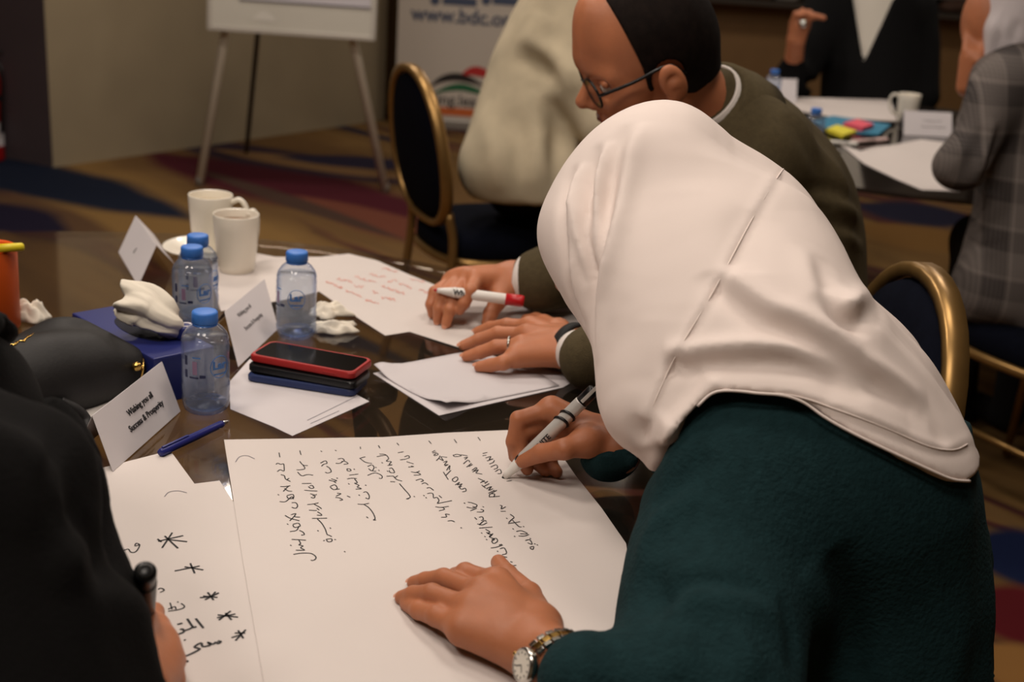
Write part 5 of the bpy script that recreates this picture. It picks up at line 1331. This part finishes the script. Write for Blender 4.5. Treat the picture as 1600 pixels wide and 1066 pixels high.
# ------------------------------------------------------------------ phones, pen, tissue box, tissues
def slab(name, label, px, z, th, case_m, screen_m, screen=True):
    P = [onz(x, y, TZ+z+th) for x, y in px]          # front-left, front-right, back-right, back-left
    c = sum(P)/4; ux = nrm((P[1]-P[0])+(P[2]-P[3])); uy = nrm(np.cross([0, 0, 1.], ux))
    L = (np.linalg.norm(P[1]-P[0])+np.linalg.norm(P[2]-P[3]))/2; W = abs(((P[3]+P[2]-P[0]-P[1])/2)@uy)
    c = c-np.array([0, 0, th/2]); M = frame(ux, uy, np.array([0, 0, 1.]))
    t = thing(name, label, 'phone', tuple(c-np.array([0, 0, th/2])))
    # rounded slab
    r = .010; out = []
    for sx_, sy_, a0 in ((1, 1, 0), (-1, 1, 90), (-1, -1, 180), (1, -1, 270)):
        for k in range(5):
            a = math.radians(a0+22.5*k); out.append((sx_*(L/2-r)+r*math.cos(a), sy_*(W/2-r)+r*math.sin(a)))
    def loop(sc, z_): return [c+ux*x_*(1-sc/(L/2))+uy*y_*(1-sc/(W/2))+np.array([0, 0, z_]) for x_, y_ in out]
    n = len(out); rings = [loop(.002, -th/2), loop(0, -th/2+.002), loop(0, th/2-.002), loop(.0015, th/2)]
    vs = [q for R_ in rings for q in R_]; fs = [(k*n+i, k*n+(i+1) % n, (k+1)*n+(i+1) % n, (k+1)*n+i) for k in range(3) for i in range(n)]+[tuple(range(n))[::-1], tuple(3*n+i for i in range(n))]
    MB().add(vs, fs).build('case', case_m, t, 'auto')
    if screen:
        R_ = loop(.0045, th/2+.0003); MB().add(R_, [tuple(range(n))]).build('screen', screen_m, t)
    MB().box(c+ux*(L/2)*.55-uy*(W/2), (.018, .0012, .002), M, .0004).build('side_button', case_m, t)
    return t
M_SCREEN = mat('black_screen', rgb(10, 10, 11), .12)
slab('phone', 'dark blue phone at the bottom of the phone stack', [(384, 585), (553, 611), (577, 588), (412, 563)], .0012, .010, mat('blue_case', rgb(34, 48, 92), .5), M_SCREEN)
slab('phone', 'black phone in the middle of the phone stack', [(386, 569), (555, 600), (580, 577), (416, 549)], .0115, .0105, M_BLK, M_SCREEN)
slab('phone', 'black-screened phone in a red case on top of the phone stack', [(390, 553), (554, 585), (582, 559), (422, 532)], .0225, .0105, mat('red_case', rgb(166, 34, 32), .5), M_SCREEN)
# blue pen
pa, pb = onz(250, 708, TZ+.006), onz(348, 662, TZ+.006); pd = nrm(pb-pa)
t = thing('pen', 'navy blue ballpoint pen lying in front of the nearest bottle', 'pen', tuple(pa))
M_PEN = mat('navy_plastic', rgb(28, 34, 112), .35)
Lp = np.linalg.norm(pb-pa)
MB().lathe([(.0038, 0), (.0048, .002), (.0050, Lp*.5), (.0046, Lp-.004), (.0036, Lp)], pa, pd, 16).build('barrel', M_PEN, t, True)
MB().lathe([(.0030, Lp), (.0018, Lp+.008), (.0008, Lp+.011)], pa, pd, 14).build('tip', M_STEEL, t, True)
MB().box(pa+pd*.025+np.array([0, 0, .0056]), (.042, .003, .0012), frame(pd, np.cross([0, 0, 1.], pd), np.array([0, 0, 1.])), .0004).build('clip', M_PEN, t)
# tissue box
M_NBOX = mat('navy_card', rgb(32, 40, 104), .45, vary=.05, vscale=20)
bt = .062
F_L, F_R, B_L = onz(240, 562, TZ+bt), onz(312, 530, TZ+bt), onz(112, 490, TZ+bt)
uy = nrm(B_L-F_L); ux = nrm((F_R-F_L)-uy*((F_R-F_L)@uy)); Ly = np.linalg.norm(B_L-F_L); Lx = (F_R-F_L)@ux
bc = F_L+ux*Lx/2+uy*Ly/2; bc[2] = TZ+bt/2+.0008
tb = thing('tissue_box', 'navy blue tissue box behind the black handbag', 'tissue box', tuple(bc-np.array([0, 0, bt/2])))
MB().box(bc, (Lx, Ly, bt), frame(ux, uy, np.array([0, 0, 1.])), .002).build('box', M_NBOX, tb)
slot = [bc+np.array([0, 0, bt/2+.0006])+ux*.022*math.cos(a)+uy*.058*math.sin(a) for a in np.linspace(0, 2*math.pi, 28, endpoint=False)]
MB().add(slot, [tuple(range(28))]).build('slot', mat('dark_slot', rgb(14, 15, 34), .8), tb)
M_TISSUE = mat('tissue_paper', rgb(232, 224, 208), .9, bump=.15, bscale=60)
def tri(x): return np.abs((x % 1)*2-1)*2-1
def plume(path, radii, flat, seed, nu=72, nv=26):
    rnd = random.Random(seed); P = spline(path, 8); P = P[np.linspace(0, len(P)-1, nv).astype(int)]; R_ = np.interp(np.linspace(0, 1, nv), np.linspace(0, 1, len(radii)), radii)
    T = np.gradient(P, axis=0); T /= np.linalg.norm(T, axis=1)[:, None]; vs = []
    f = [(rnd.randint(2, 7), rnd.uniform(0, 1), rnd.uniform(-.8, .8), rnd.uniform(.05, .17)) for _ in range(6)]
    for i in range(nv):
        a = nrm(np.cross(T[i], [0, 0, 1.])); b = np.cross(a, T[i]); v = i/(nv-1)
        for j in range(nu):
            q = j/nu; k = 1+sum(am*tri(np.array(n*q+ph+tw*v)) for n, ph, tw, am in f)*(.35+v)
            vs.append(P[i]+R_[i]*k*(a*math.cos(2*math.pi*q)+b*math.sin(2*math.pi*q)*flat)+T[i]*.010*v*tri(np.array(3*q+.2)))
    fs = [(i*nu+j, i*nu+(j+1) % nu, (i+1)*nu+(j+1) % nu, (i+1)*nu+j) for i in range(nv-1) for j in range(nu)]
    ci = len(vs); cc = np.mean(vs[-nu:], 0)-T[-1]*.012; vs.append(cc)
    fs += [((nv-1)*nu+j, (nv-1)*nu+(j+1) % nu, ci) for j in range(nu)]
    return pydata('tissue', vs, fs)
zc = TZ+bt
link('tissue', plume([onz(280, 524, zc+.001), onz(262, 504, zc+.022), onz(238, 484, zc+.036), onz(214, 474, zc+.042), onz(202, 470, zc+.043)], [.009, .019, .027, .031, .031, .026], .85, 11), M_TISSUE, tb)
t = thing('small_cap', 'small navy lid with a white rim on the corner of the tissue box', 'lid', tuple(onz(291, 524, TZ+bt)))
q = onz(290, 527, TZ+bt+.002)
MB().lathe([(.0125, 0), (.0135, .003), (.0135, .016), (.012, .018)], q-np.array([0, 0, .001]), None, 24).build('lid', M_NBOX, t, True)
MB().lathe([(.006, .0182), (.009, .0184)], q-np.array([0, 0, .001]), None, 20, False, False).build('printed_rim', M_PAPER2, t)
def crumple(label, px, w_, d_, h_, ang, seed):
    rnd = random.Random(seed); c = onz(*px, TZ+.0016); n = 26; vs = []; ca, sa = math.cos(ang), math.sin(ang)
    f = [(rnd.uniform(0, 6.3), rnd.uniform(.8, 2.4), rnd.uniform(0, 1), rnd.uniform(.4, 1)) for _ in range(6)]
    for i in range(n):
        for j in range(n):
            u, v = 2*i/(n-1)-1, 2*j/(n-1)-1
            e = max(0, 1-max(abs(u), abs(v))**3)
            z = sum(am*(.5+.5*float(tri(np.array(k*(u*math.cos(a)+v*math.sin(a))+ph)))) for a, k, ph, am in f)/3.2
            wob = 1+.18*math.sin(5*math.atan2(v, u)+seed)
            x, y = u*w_/2*wob, v*d_/2*wob
            vs.append((c[0]+x*ca-y*sa, c[1]+x*sa+y*ca, c[2]+.0006+h_*z*e))
    fs = [(i*n+j, (i+1)*n+j, (i+1)*n+j+1, i*n+j+1) for i in range(n-1) for j in range(n-1)]
    o = link('crumpled_tissue', pydata('crumpled_tissue', vs, fs), M_TISSUE, None, True)
    s_ = o.modifiers.new('th', 'SOLIDIFY'); s_.thickness = .0005; s_.offset = 1
    return props(o, label, 'tissue', 'crumpled tissues')
crumple('crumpled white tissue nearest the sheet with red handwriting', (523, 516), .062, .040, .016, .2, 3)
crumple('crumpled white tissue right behind the bottle at the phones', (514, 490), .055, .05, .020, .6, 5)
crumple('crumpled white tissue between the orange cup and the handbag', (48, 497), .05, .05, .028, .3, 8)
# orange cup with a yellow highlighter
oc = onz(-16, 512, TZ)
t = thing('orange_cup', 'bright orange cup at the left edge of the table', 'cup', (oc[0], oc[1], TZ))
M_OR = mat('orange_plastic', rgb(224, 92, 22), .45)
MB().lathe([(0, TZ+.001), (.040, TZ+.001), (.042, TZ+.004), (.0435, TZ+.115), (.0425, TZ+.119), (.0405, TZ+.116), (.039, TZ+.006), (0, TZ+.005)], (oc[0], oc[1], 0), n=40, cap0=False, cap1=False).build('cup_body', M_OR, t, True)
ya, yb = onz(-70, 392, TZ+.128), onz(37, 386, TZ+.124); yd = nrm(yb-ya)
t = thing('highlighter', 'yellow highlighter lying across the orange cup', 'highlighter', tuple(ya))
M_YEL = mat('yellow_plastic', rgb(226, 206, 40), .4); Ly_ = np.linalg.norm(yb-ya)
MB().lathe([(.004, 0), (.0055, .003), (.0055, Ly_*.62)], ya, yd, 16).build('barrel', M_YEL, t, True)
MB().lathe([(.0062, Ly_*.6), (.0062, Ly_-.003), (.0045, Ly_)], ya, yd, 16).build('cap', M_YEL, t, True)
# handbag, booklets
M_BAG = mat('black_leather', rgb(17, 15, 15), .6, vary=.1, vscale=30, bump=.15, bscale=240)
hb = thing('handbag', 'black leather handbag with gold lettering at the left edge', 'handbag', tuple(onz(110, 600, TZ)))
bg = Soft()
bg.cap(onz(10, 580, TZ+.055), onz(120, 545, TZ+.052), .042, .038, .03); bg.cap(onz(120, 548, TZ+.050), onz(192, 572, TZ+.044), .036, .022, .03)
bg.cap(onz(10, 595, TZ+.055), onz(180, 578, TZ+.042), .040, .022, .05); bg.cap(onz(-30, 625, TZ+.05), onz(110, 597, TZ+.044), .036, .026, .05)
bg.cap(onz(70, 590, TZ+.055), onz(130, 580, TZ+.050), .042, .036, .04)
bg.fit([(20, 527), (70, 500), (95, 495), (125, 498), (175, 520), (215, 545), (227, 556), (222, 580)], 1.1, 2.0, sig=.025)
bg.cut.append(lambda p: TZ+.0014-p[:, 2])
link('bag_body', bg.mesh('bag_body', .005), M_BAG, hb)
gs = [[(0, 545), (6, 540), (12, 542), (18, 538), (24, 539), (30, 533), (36, 533), (42, 528), (48, 525), (53, 521)], [(4, 547), (10, 538)], [(20, 541), (26, 534)], [(38, 534), (44, 524)]]
mb = MB()
for s in gs:
    H = bg.hits(spline(s, 3)); mb.tube(H, .0011, 6)
mb.build('gold_lettering', M_BRASS, hb, True)
qc = bg.hits([(211, 572)])[0]
MB().lathe([(.0001, -.006), (.005, -.004), (.0065, 0), (.005, .004), (.0001, .006)], qc+np.array([.004, -.006, .002]), None, 16).build('clasp', M_BRASS, hb, True)
MB().tube(spline([bg.hits([(224, 560)])[0], qc+np.array([.010, 0, 0]), qc+np.array([.008, -.004, -.014])], 5), .0016, 8).build('zip_pull', M_BRASS, hb, True)
MB().tube(spline([onz(200, 590, TZ+.02), onz(170, 612, TZ+.018), onz(130, 618, TZ+.02), onz(60, 625, TZ+.03)], 8), .0065, 10).build('strap', M_BAG, hb, True)
MB().tube(spline([onz(95, 628, TZ+.045), onz(120, 640, TZ+.035), onz(136, 660, TZ+.02), onz(130, 690, TZ+.01)], 8), .006, 10).build('strap', M_BAG, hb, True)
for k, (colr, lab) in enumerate(((rgb(196, 188, 180), 'grey booklet at the bottom of the pile under the handbag'), (rgb(206, 160, 150), 'pinkish booklet in the middle of the pile under the handbag'), (rgb(214, 208, 202), 'pale booklet on top of the pile under the handbag'))):
    c = onz(160, 632, TZ+.004+.006*k); a = nrm(onz(205, 596, TZ)-onz(128, 650, TZ)); n_ = np.cross([0, 0, 1.], a)
    t = thing('booklet', lab, 'booklet', (c[0], c[1], TZ), 0, 'booklets under the handbag')
    MB().box(c+a*(.004*k), (.15, .085, .0046), frame(a, n_, np.array([0, 0, 1.])), .0006).build('pages', mat('booklet_pages_%d' % k, rgb(224, 218, 208), .8), t)
    MB().box(c+a*(.004*k)+np.array([0, 0, .0027]), (.152, .087, .0006), frame(a, n_, np.array([0, 0, 1.]))).build('cover', mat('booklet_cover_%d' % k, colr, .6), t)

# ================================================================== far table
def sheet2(name, label, px, z, m=M_PAPER, lift=None): return sheet(name, label, px, z, m, lift=lift)
bottle('blue-capped water bottle on the far table beside the folded white card', 1211, 111, 0)
bottle('blue-capped water bottle on the far table beside the sticky notes', 1276, 172, 0)
tent('blank white folded card on the far table, left of the black cardigan', (1194, 160), (1244, 160), (1197, 122), (1246, 124), .072)
sheet2('flipchart_sheet', 'white sheet lying on the far table before the black cardigan', [(1225, 152), (1392, 156), (1402, 190), (1300, 183), (1240, 172)], .0006)
q = onz(1422, 148, TZ+.098)[:2]
mug('white mug on the far table beside a place card', q, math.radians(172), TZ+.0014)
tent('white place card on the far table in front of the mug', (1412, 212), (1487, 214), (1412, 172), (1488, 177), .072, [('Wishing you all', .1, .12, .010, 0), ('Success & Prosperity', .1, -.12, .010, 0)], mat('grey_print', rgb(140, 136, 138), .7))
sheet2('flipchart_sheet', 'curling white sheet hanging over the front edge of the far table', [(1312, 226), (1345, 238), (1400, 226), (1440, 218), (1500, 226), (1500, 300), (1440, 297), (1400, 280), (1350, 256)], .0008, lift=[((1400, 240), .012, .1)])
def pad(label, px, z, th, col, name='sticky_notes'):
    P = ccw([tuple(onz(x, y, TZ+z)[:2]) for x, y in px]); c = np.mean(np.array(P), 0)
    t = thing(name, label, 'sticky notes' if name == 'sticky_notes' else 'folder', (c[0], c[1], TZ+z))
    nl = 3
    for k in range(nl):
        s = 1-.012*k; Q = [(c[0]+(x-c[0])*s+.001*k, c[1]+(y-c[1])*s) for x, y in P]
        MB().prism(Q, TZ+z+th*k/nl+.0003, TZ+z+th*(k+1)/nl).build('page' if k < nl-1 else 'top_page', mat('m_'+name+label[:10], col, .7), t)
    return t
pad('blue plastic folder on the far table under the sticky notes', [(1268, 190), (1300, 182), (1392, 196), (1372, 212), (1300, 206)], .0016, .004, rgb(52, 128, 160), 'folder')
pad('yellow sticky notes on the far table', [(1290, 206), (1306, 200), (1338, 210), (1316, 217)], .0062, .012, rgb(226, 214, 60))
pad('pink sticky notes on the far table', [(1316, 198), (1338, 192), (1364, 200), (1346, 206)], .0062, .014, rgb(232, 92, 110))
for px0, px1, lab, colr in (((1330, 222), (1386, 218), 'pale pink pen lying beside the yellow sticky notes', rgb(226, 196, 190)), ((1296, 222), (1340, 226), 'white marker lying in front of the yellow sticky notes', rgb(226, 222, 214))):
    a, b = onz(*px0, TZ+.008), onz(*px1, TZ+.008); d = nrm(b-a); L_ = np.linalg.norm(b-a)
    t = thing('pen', lab, 'pen', tuple(a)); mm = mat('pen_'+lab[:9], colr, .5)
    MB().lathe([(.005, 0), (.007, .003), (.007, L_*.7)], a, d, 14).build('barrel', mm, t, True); MB().lathe([(.0076, L_*.66), (.0076, L_-.003), (.006, L_)], a, d, 14).build('cap', mm, t, True)

# ================================================================== easel
M_EASEL = mat('pale_grey_metal', rgb(212, 202, 184), .5)
M_BOARD = mat('whiteboard', rgb(214, 210, 198), .4, vary=.03, vscale=5)
ea = thing('flipchart_easel', 'white flipchart easel on splayed legs in front of the beige wall', 'easel', tuple(onz(450, 270, 0)))
YB = 5.95
bl, br = aty(328, 47, YB), aty(583, 57, YB+.02); bl[2] = br[2] = (bl[2]+br[2])/2
upd = nrm(np.array([0, .10, 1.])); ux = nrm(br-bl); nb = np.cross(ux, upd); W = np.linalg.norm(br-bl); Hb = 1.0
Mb_ = frame(ux, -nb, upd)
cb = (bl+br)/2+upd*Hb/2
MB().box(cb, (W, .014, Hb), Mb_, .002).build('board', M_BOARD, ea)
fr_ = mat('board_frame', rgb(206, 200, 190), .4, .3)
for off, dim in ((-upd*Hb/2, (W+.02, .026, .022)), (upd*Hb/2, (W+.02, .026, .022)), (-ux*W/2, (.022, .026, Hb)), (ux*W/2, (.022, .026, Hb))): MB().box(cb+off-nb*0, dim, Mb_, .003).build('frame_rail', fr_, ea)
if nb@(CAM-cb) < 0: nb = -nb
pc_ = cb+nb*.010+upd*.06
padm = mat('pad_paper', rgb(214, 210, 216), .7)
MB().box((bl+br)/2+ux*.06+upd*(.14+.42)+nb*.0095, (W*.80, .003, .84), Mb_).build('paper_pad', padm, ea)
MB().box((bl+br)/2+ux*.06+upd*.137+nb*.0095, (W*.80, .004, .006), Mb_).build('pad_edge', mat('pad_edge_grey', rgb(96, 92, 104), .7), ea)
sc_ = (bl+br)/2-ux*.13+upd*.065+nb*.0085
pts = [sc_+ux*x+upd*y for x, y in ((-.055, -.014), (.055, -.020), (.045, .004), (.012, .026), (-.022, .024), (-.035, .004))]
MB().add(pts, [tuple(range(6))]).build('smudge', mat('white_smudge', rgb(226, 222, 212), .7), ea)
feet = {'L': onz(312, 290, 0), 'R': onz(602, 300, 0), 'B': onz(385, 240, 0)}
top = cb+upd*Hb*.52-nb*.03
for k, fx in (('L', -.07), ('R', .07)):
    f = feet[k]; kx = (bl if k == 'L' else br)
    knee = aty(352 if k == 'L' else 551, 52 if k == 'L' else 60, YB+.10)
    d = nrm(knee-f); e = f+d*((top[2]-f[2])/d[2])
    MB().tube([f+np.array([0, 0, .012]), e], .021, 12).build('leg', M_EASEL, ea, True)
    MB().lathe([(.02, 0), (.02, .03), (.017, .04)], f, None, 12).build('rubber_foot', mat('grey_rubber', rgb(120, 116, 110), .8), ea, True)
knee = aty(403, 52, 6.35); d = nrm(knee-feet['B']); e = feet['B']+d*((top[2]-.1)/d[2])
MB().tube([feet['B']+np.array([0, 0, .01]), e], .013, 12).build('rear_leg', mat('dark_grey_metal', rgb(84, 76, 66), .5, .3), ea, True)

# ================================================================== roll-up banner
bn = thing('rollup_banner', 'white roll-up banner with web address, arc logo and orange foot stripe', 'banner', tuple(onz(700, 198, 0)))
a0 = onz(616, 196, 0); YBn = a0[1]; bw_, bh_ = .86, 2.0
bx = a0[0]
M_BAN = mat('banner_vinyl', rgb(206, 196, 184), .6)
def bpl(px, py): return aty(px, py, YBn)-np.array([0, .006, 0])
MB().box((bx+bw_/2, YBn, .07+bh_/2), (bw_, .006, bh_)).build('panel', M_BAN, bn)
MB().box((bx+bw_/2, YBn+.02, .035), (bw_+.02, .10, .07), None, .012).build('base', mat('aluminium', rgb(170, 164, 156), .4, .6), bn)
MB().box((bx+bw_/2, YBn, .07+bh_), (bw_+.01, .02, .03), None, .004).build('top_rail', mat('aluminium', rgb(170, 164, 156), .4, .6), bn)
MB().box((bx+bw_/2, YBn+.03, 1.05), (.02, .02, 2.0)).build('support_pole', mat('aluminium', rgb(170, 164, 156), .4, .6), bn)
MB().box((bx+bw_/2, YBn-.004, .115), (bw_, .003, .05)).build('orange_stripe', mat('orange_print', rgb(206, 104, 48), .6), bn)
M_BT = mat('banner_blue', rgb(74, 84, 108), .6)
pt = bpl(727, 27); put_text('www.bdc.org', .125, pt, np.array([1., 0, 0]), np.array([0, 0, 1.]), M_BT, bn, 'web_address', .003)
pt = bpl(712, 157); put_text('ning.lear', .10, pt, np.array([1., 0, 0]), np.array([0, 0, 1.]), mat('dark_print2', rgb(70, 64, 62), .6), bn, 'slogan', .001)
def arc(px, colr, wd, nm_):
    Q = spline(px, 8); n = len(Q); ws = wd*np.sin(np.linspace(.12, math.pi-.12, n))
    P = [bpl(x, y) for x, y in Q]; MB().ribbon(P, ws, (0, -1, 0)).build(nm_, mat('banner_'+nm_, colr, .6), bn)
arc([(672, 135), (690, 124), (712, 120), (735, 125), (756, 134)], rgb(40, 34, 32), .05, 'black_arc')
arc([(678, 146), (700, 138), (722, 136), (745, 142), (760, 148)], rgb(34, 104, 66), .045, 'green_arc')
arc([(720, 118), (738, 111), (756, 114), (776, 124)], rgb(190, 46, 44), .06, 'red_arc')
for x in (680, 760): MB().lathe([(.03, 0), (.03, .001)], bpl(x, 0), (0, -1, 0), 20).build('contact_icon', M_BT, bn)
for x0, x1 in ((692, 745), (770, 830)): MB().ribbon([bpl(x0, 0), bpl(x1, 4)], .05, (0, -1, 0)).build('contact_line', M_BT, bn)

# ================================================================== fire extinguisher by the column
fx = onz(-9, 248, 0)+np.array([0, -.04, 0])
ex = thing('fire_extinguisher', 'red fire extinguisher standing against the grey column', 'extinguisher', tuple(fx))
M_EXR = mat('extinguisher_red', rgb(170, 26, 26), .35)
MB().lathe([(.0, .002), (.062, .002), (.068, .012), (.068, .40), (.060, .44), (.035, .47), (.022, .48)], fx, None, 28).build('cylinder', M_EXR, ex, True)
MB().lathe([(.0685, .08), (.0685, .20)], fx, None, 28, False, False).build('label', M_PAPER2, ex, True)
MB().lathe([(.0686, .30), (.0686, .33)], fx, None, 28, False, False).build('band', mat('dark_band', rgb(40, 44, 54), .5), ex, True)
MB().lathe([(.022, .475), (.022, .52), (.014, .53)], fx, None, 16).build('valve', M_BLK, ex, True)
MB().box(fx+np.array([.03, 0, .545]), (.12, .018, .012), rotz(.3), .003).build('lever', M_BLK, ex)
MB().tube(spline([fx+np.array([.02, 0, .50]), fx+np.array([.09, -.02, .46]), fx+np.array([.085, -.03, .25]), fx+np.array([.08, -.03, .15])], 6), .009, 10).build('hose', M_BLK, ex, True)

# ================================================================== things on the far ledge
def ledge(name, label, cat, px, w_, h_, m):
    p = aty(px, 8, Y1-.12); S = Soft(); z = SILL+.037
    S.ell((p[0], p[1], z+h_*.45), (w_/2, .07, h_*.5), None, 0); S.ell((p[0]+w_*.25, p[1], z+h_*.3), (w_*.3, .07, h_*.35), None, .03); S.ell((p[0]-w_*.28, p[1], z+h_*.3), (w_*.28, .06, h_*.33), None, .03)
    S.cut.append(lambda q: z-q[:, 2]); S.crease(([(px-8, 2), (px, -2), (px+6, 3)], -.01, .02))
    props(link(name, S.mesh(name, .012), m), label, cat)
ledge('bag', 'brown bag on the far window ledge above the brown wall', 'bag', 1188, .14, .16, mat('brown_cloth', rgb(120, 80, 52), .8))
ledge('bag', 'pale bundle on the far window ledge, left of the black cardigan', 'bag', 1228, .17, .2, mat('pale_cloth', rgb(170, 164, 156), .8))
ledge('bag', 'dark grey bag at the left end of the far window ledge', 'bag', 1140, .2, .12, mat('grey_cloth', rgb(84, 80, 78), .8))
ledge('bag', 'dark brown bag on the ledge between the cardigan and the pale headscarf', 'bag', 1500, .25, .10, mat('dark_brown_cloth', rgb(70, 48, 36), .8))
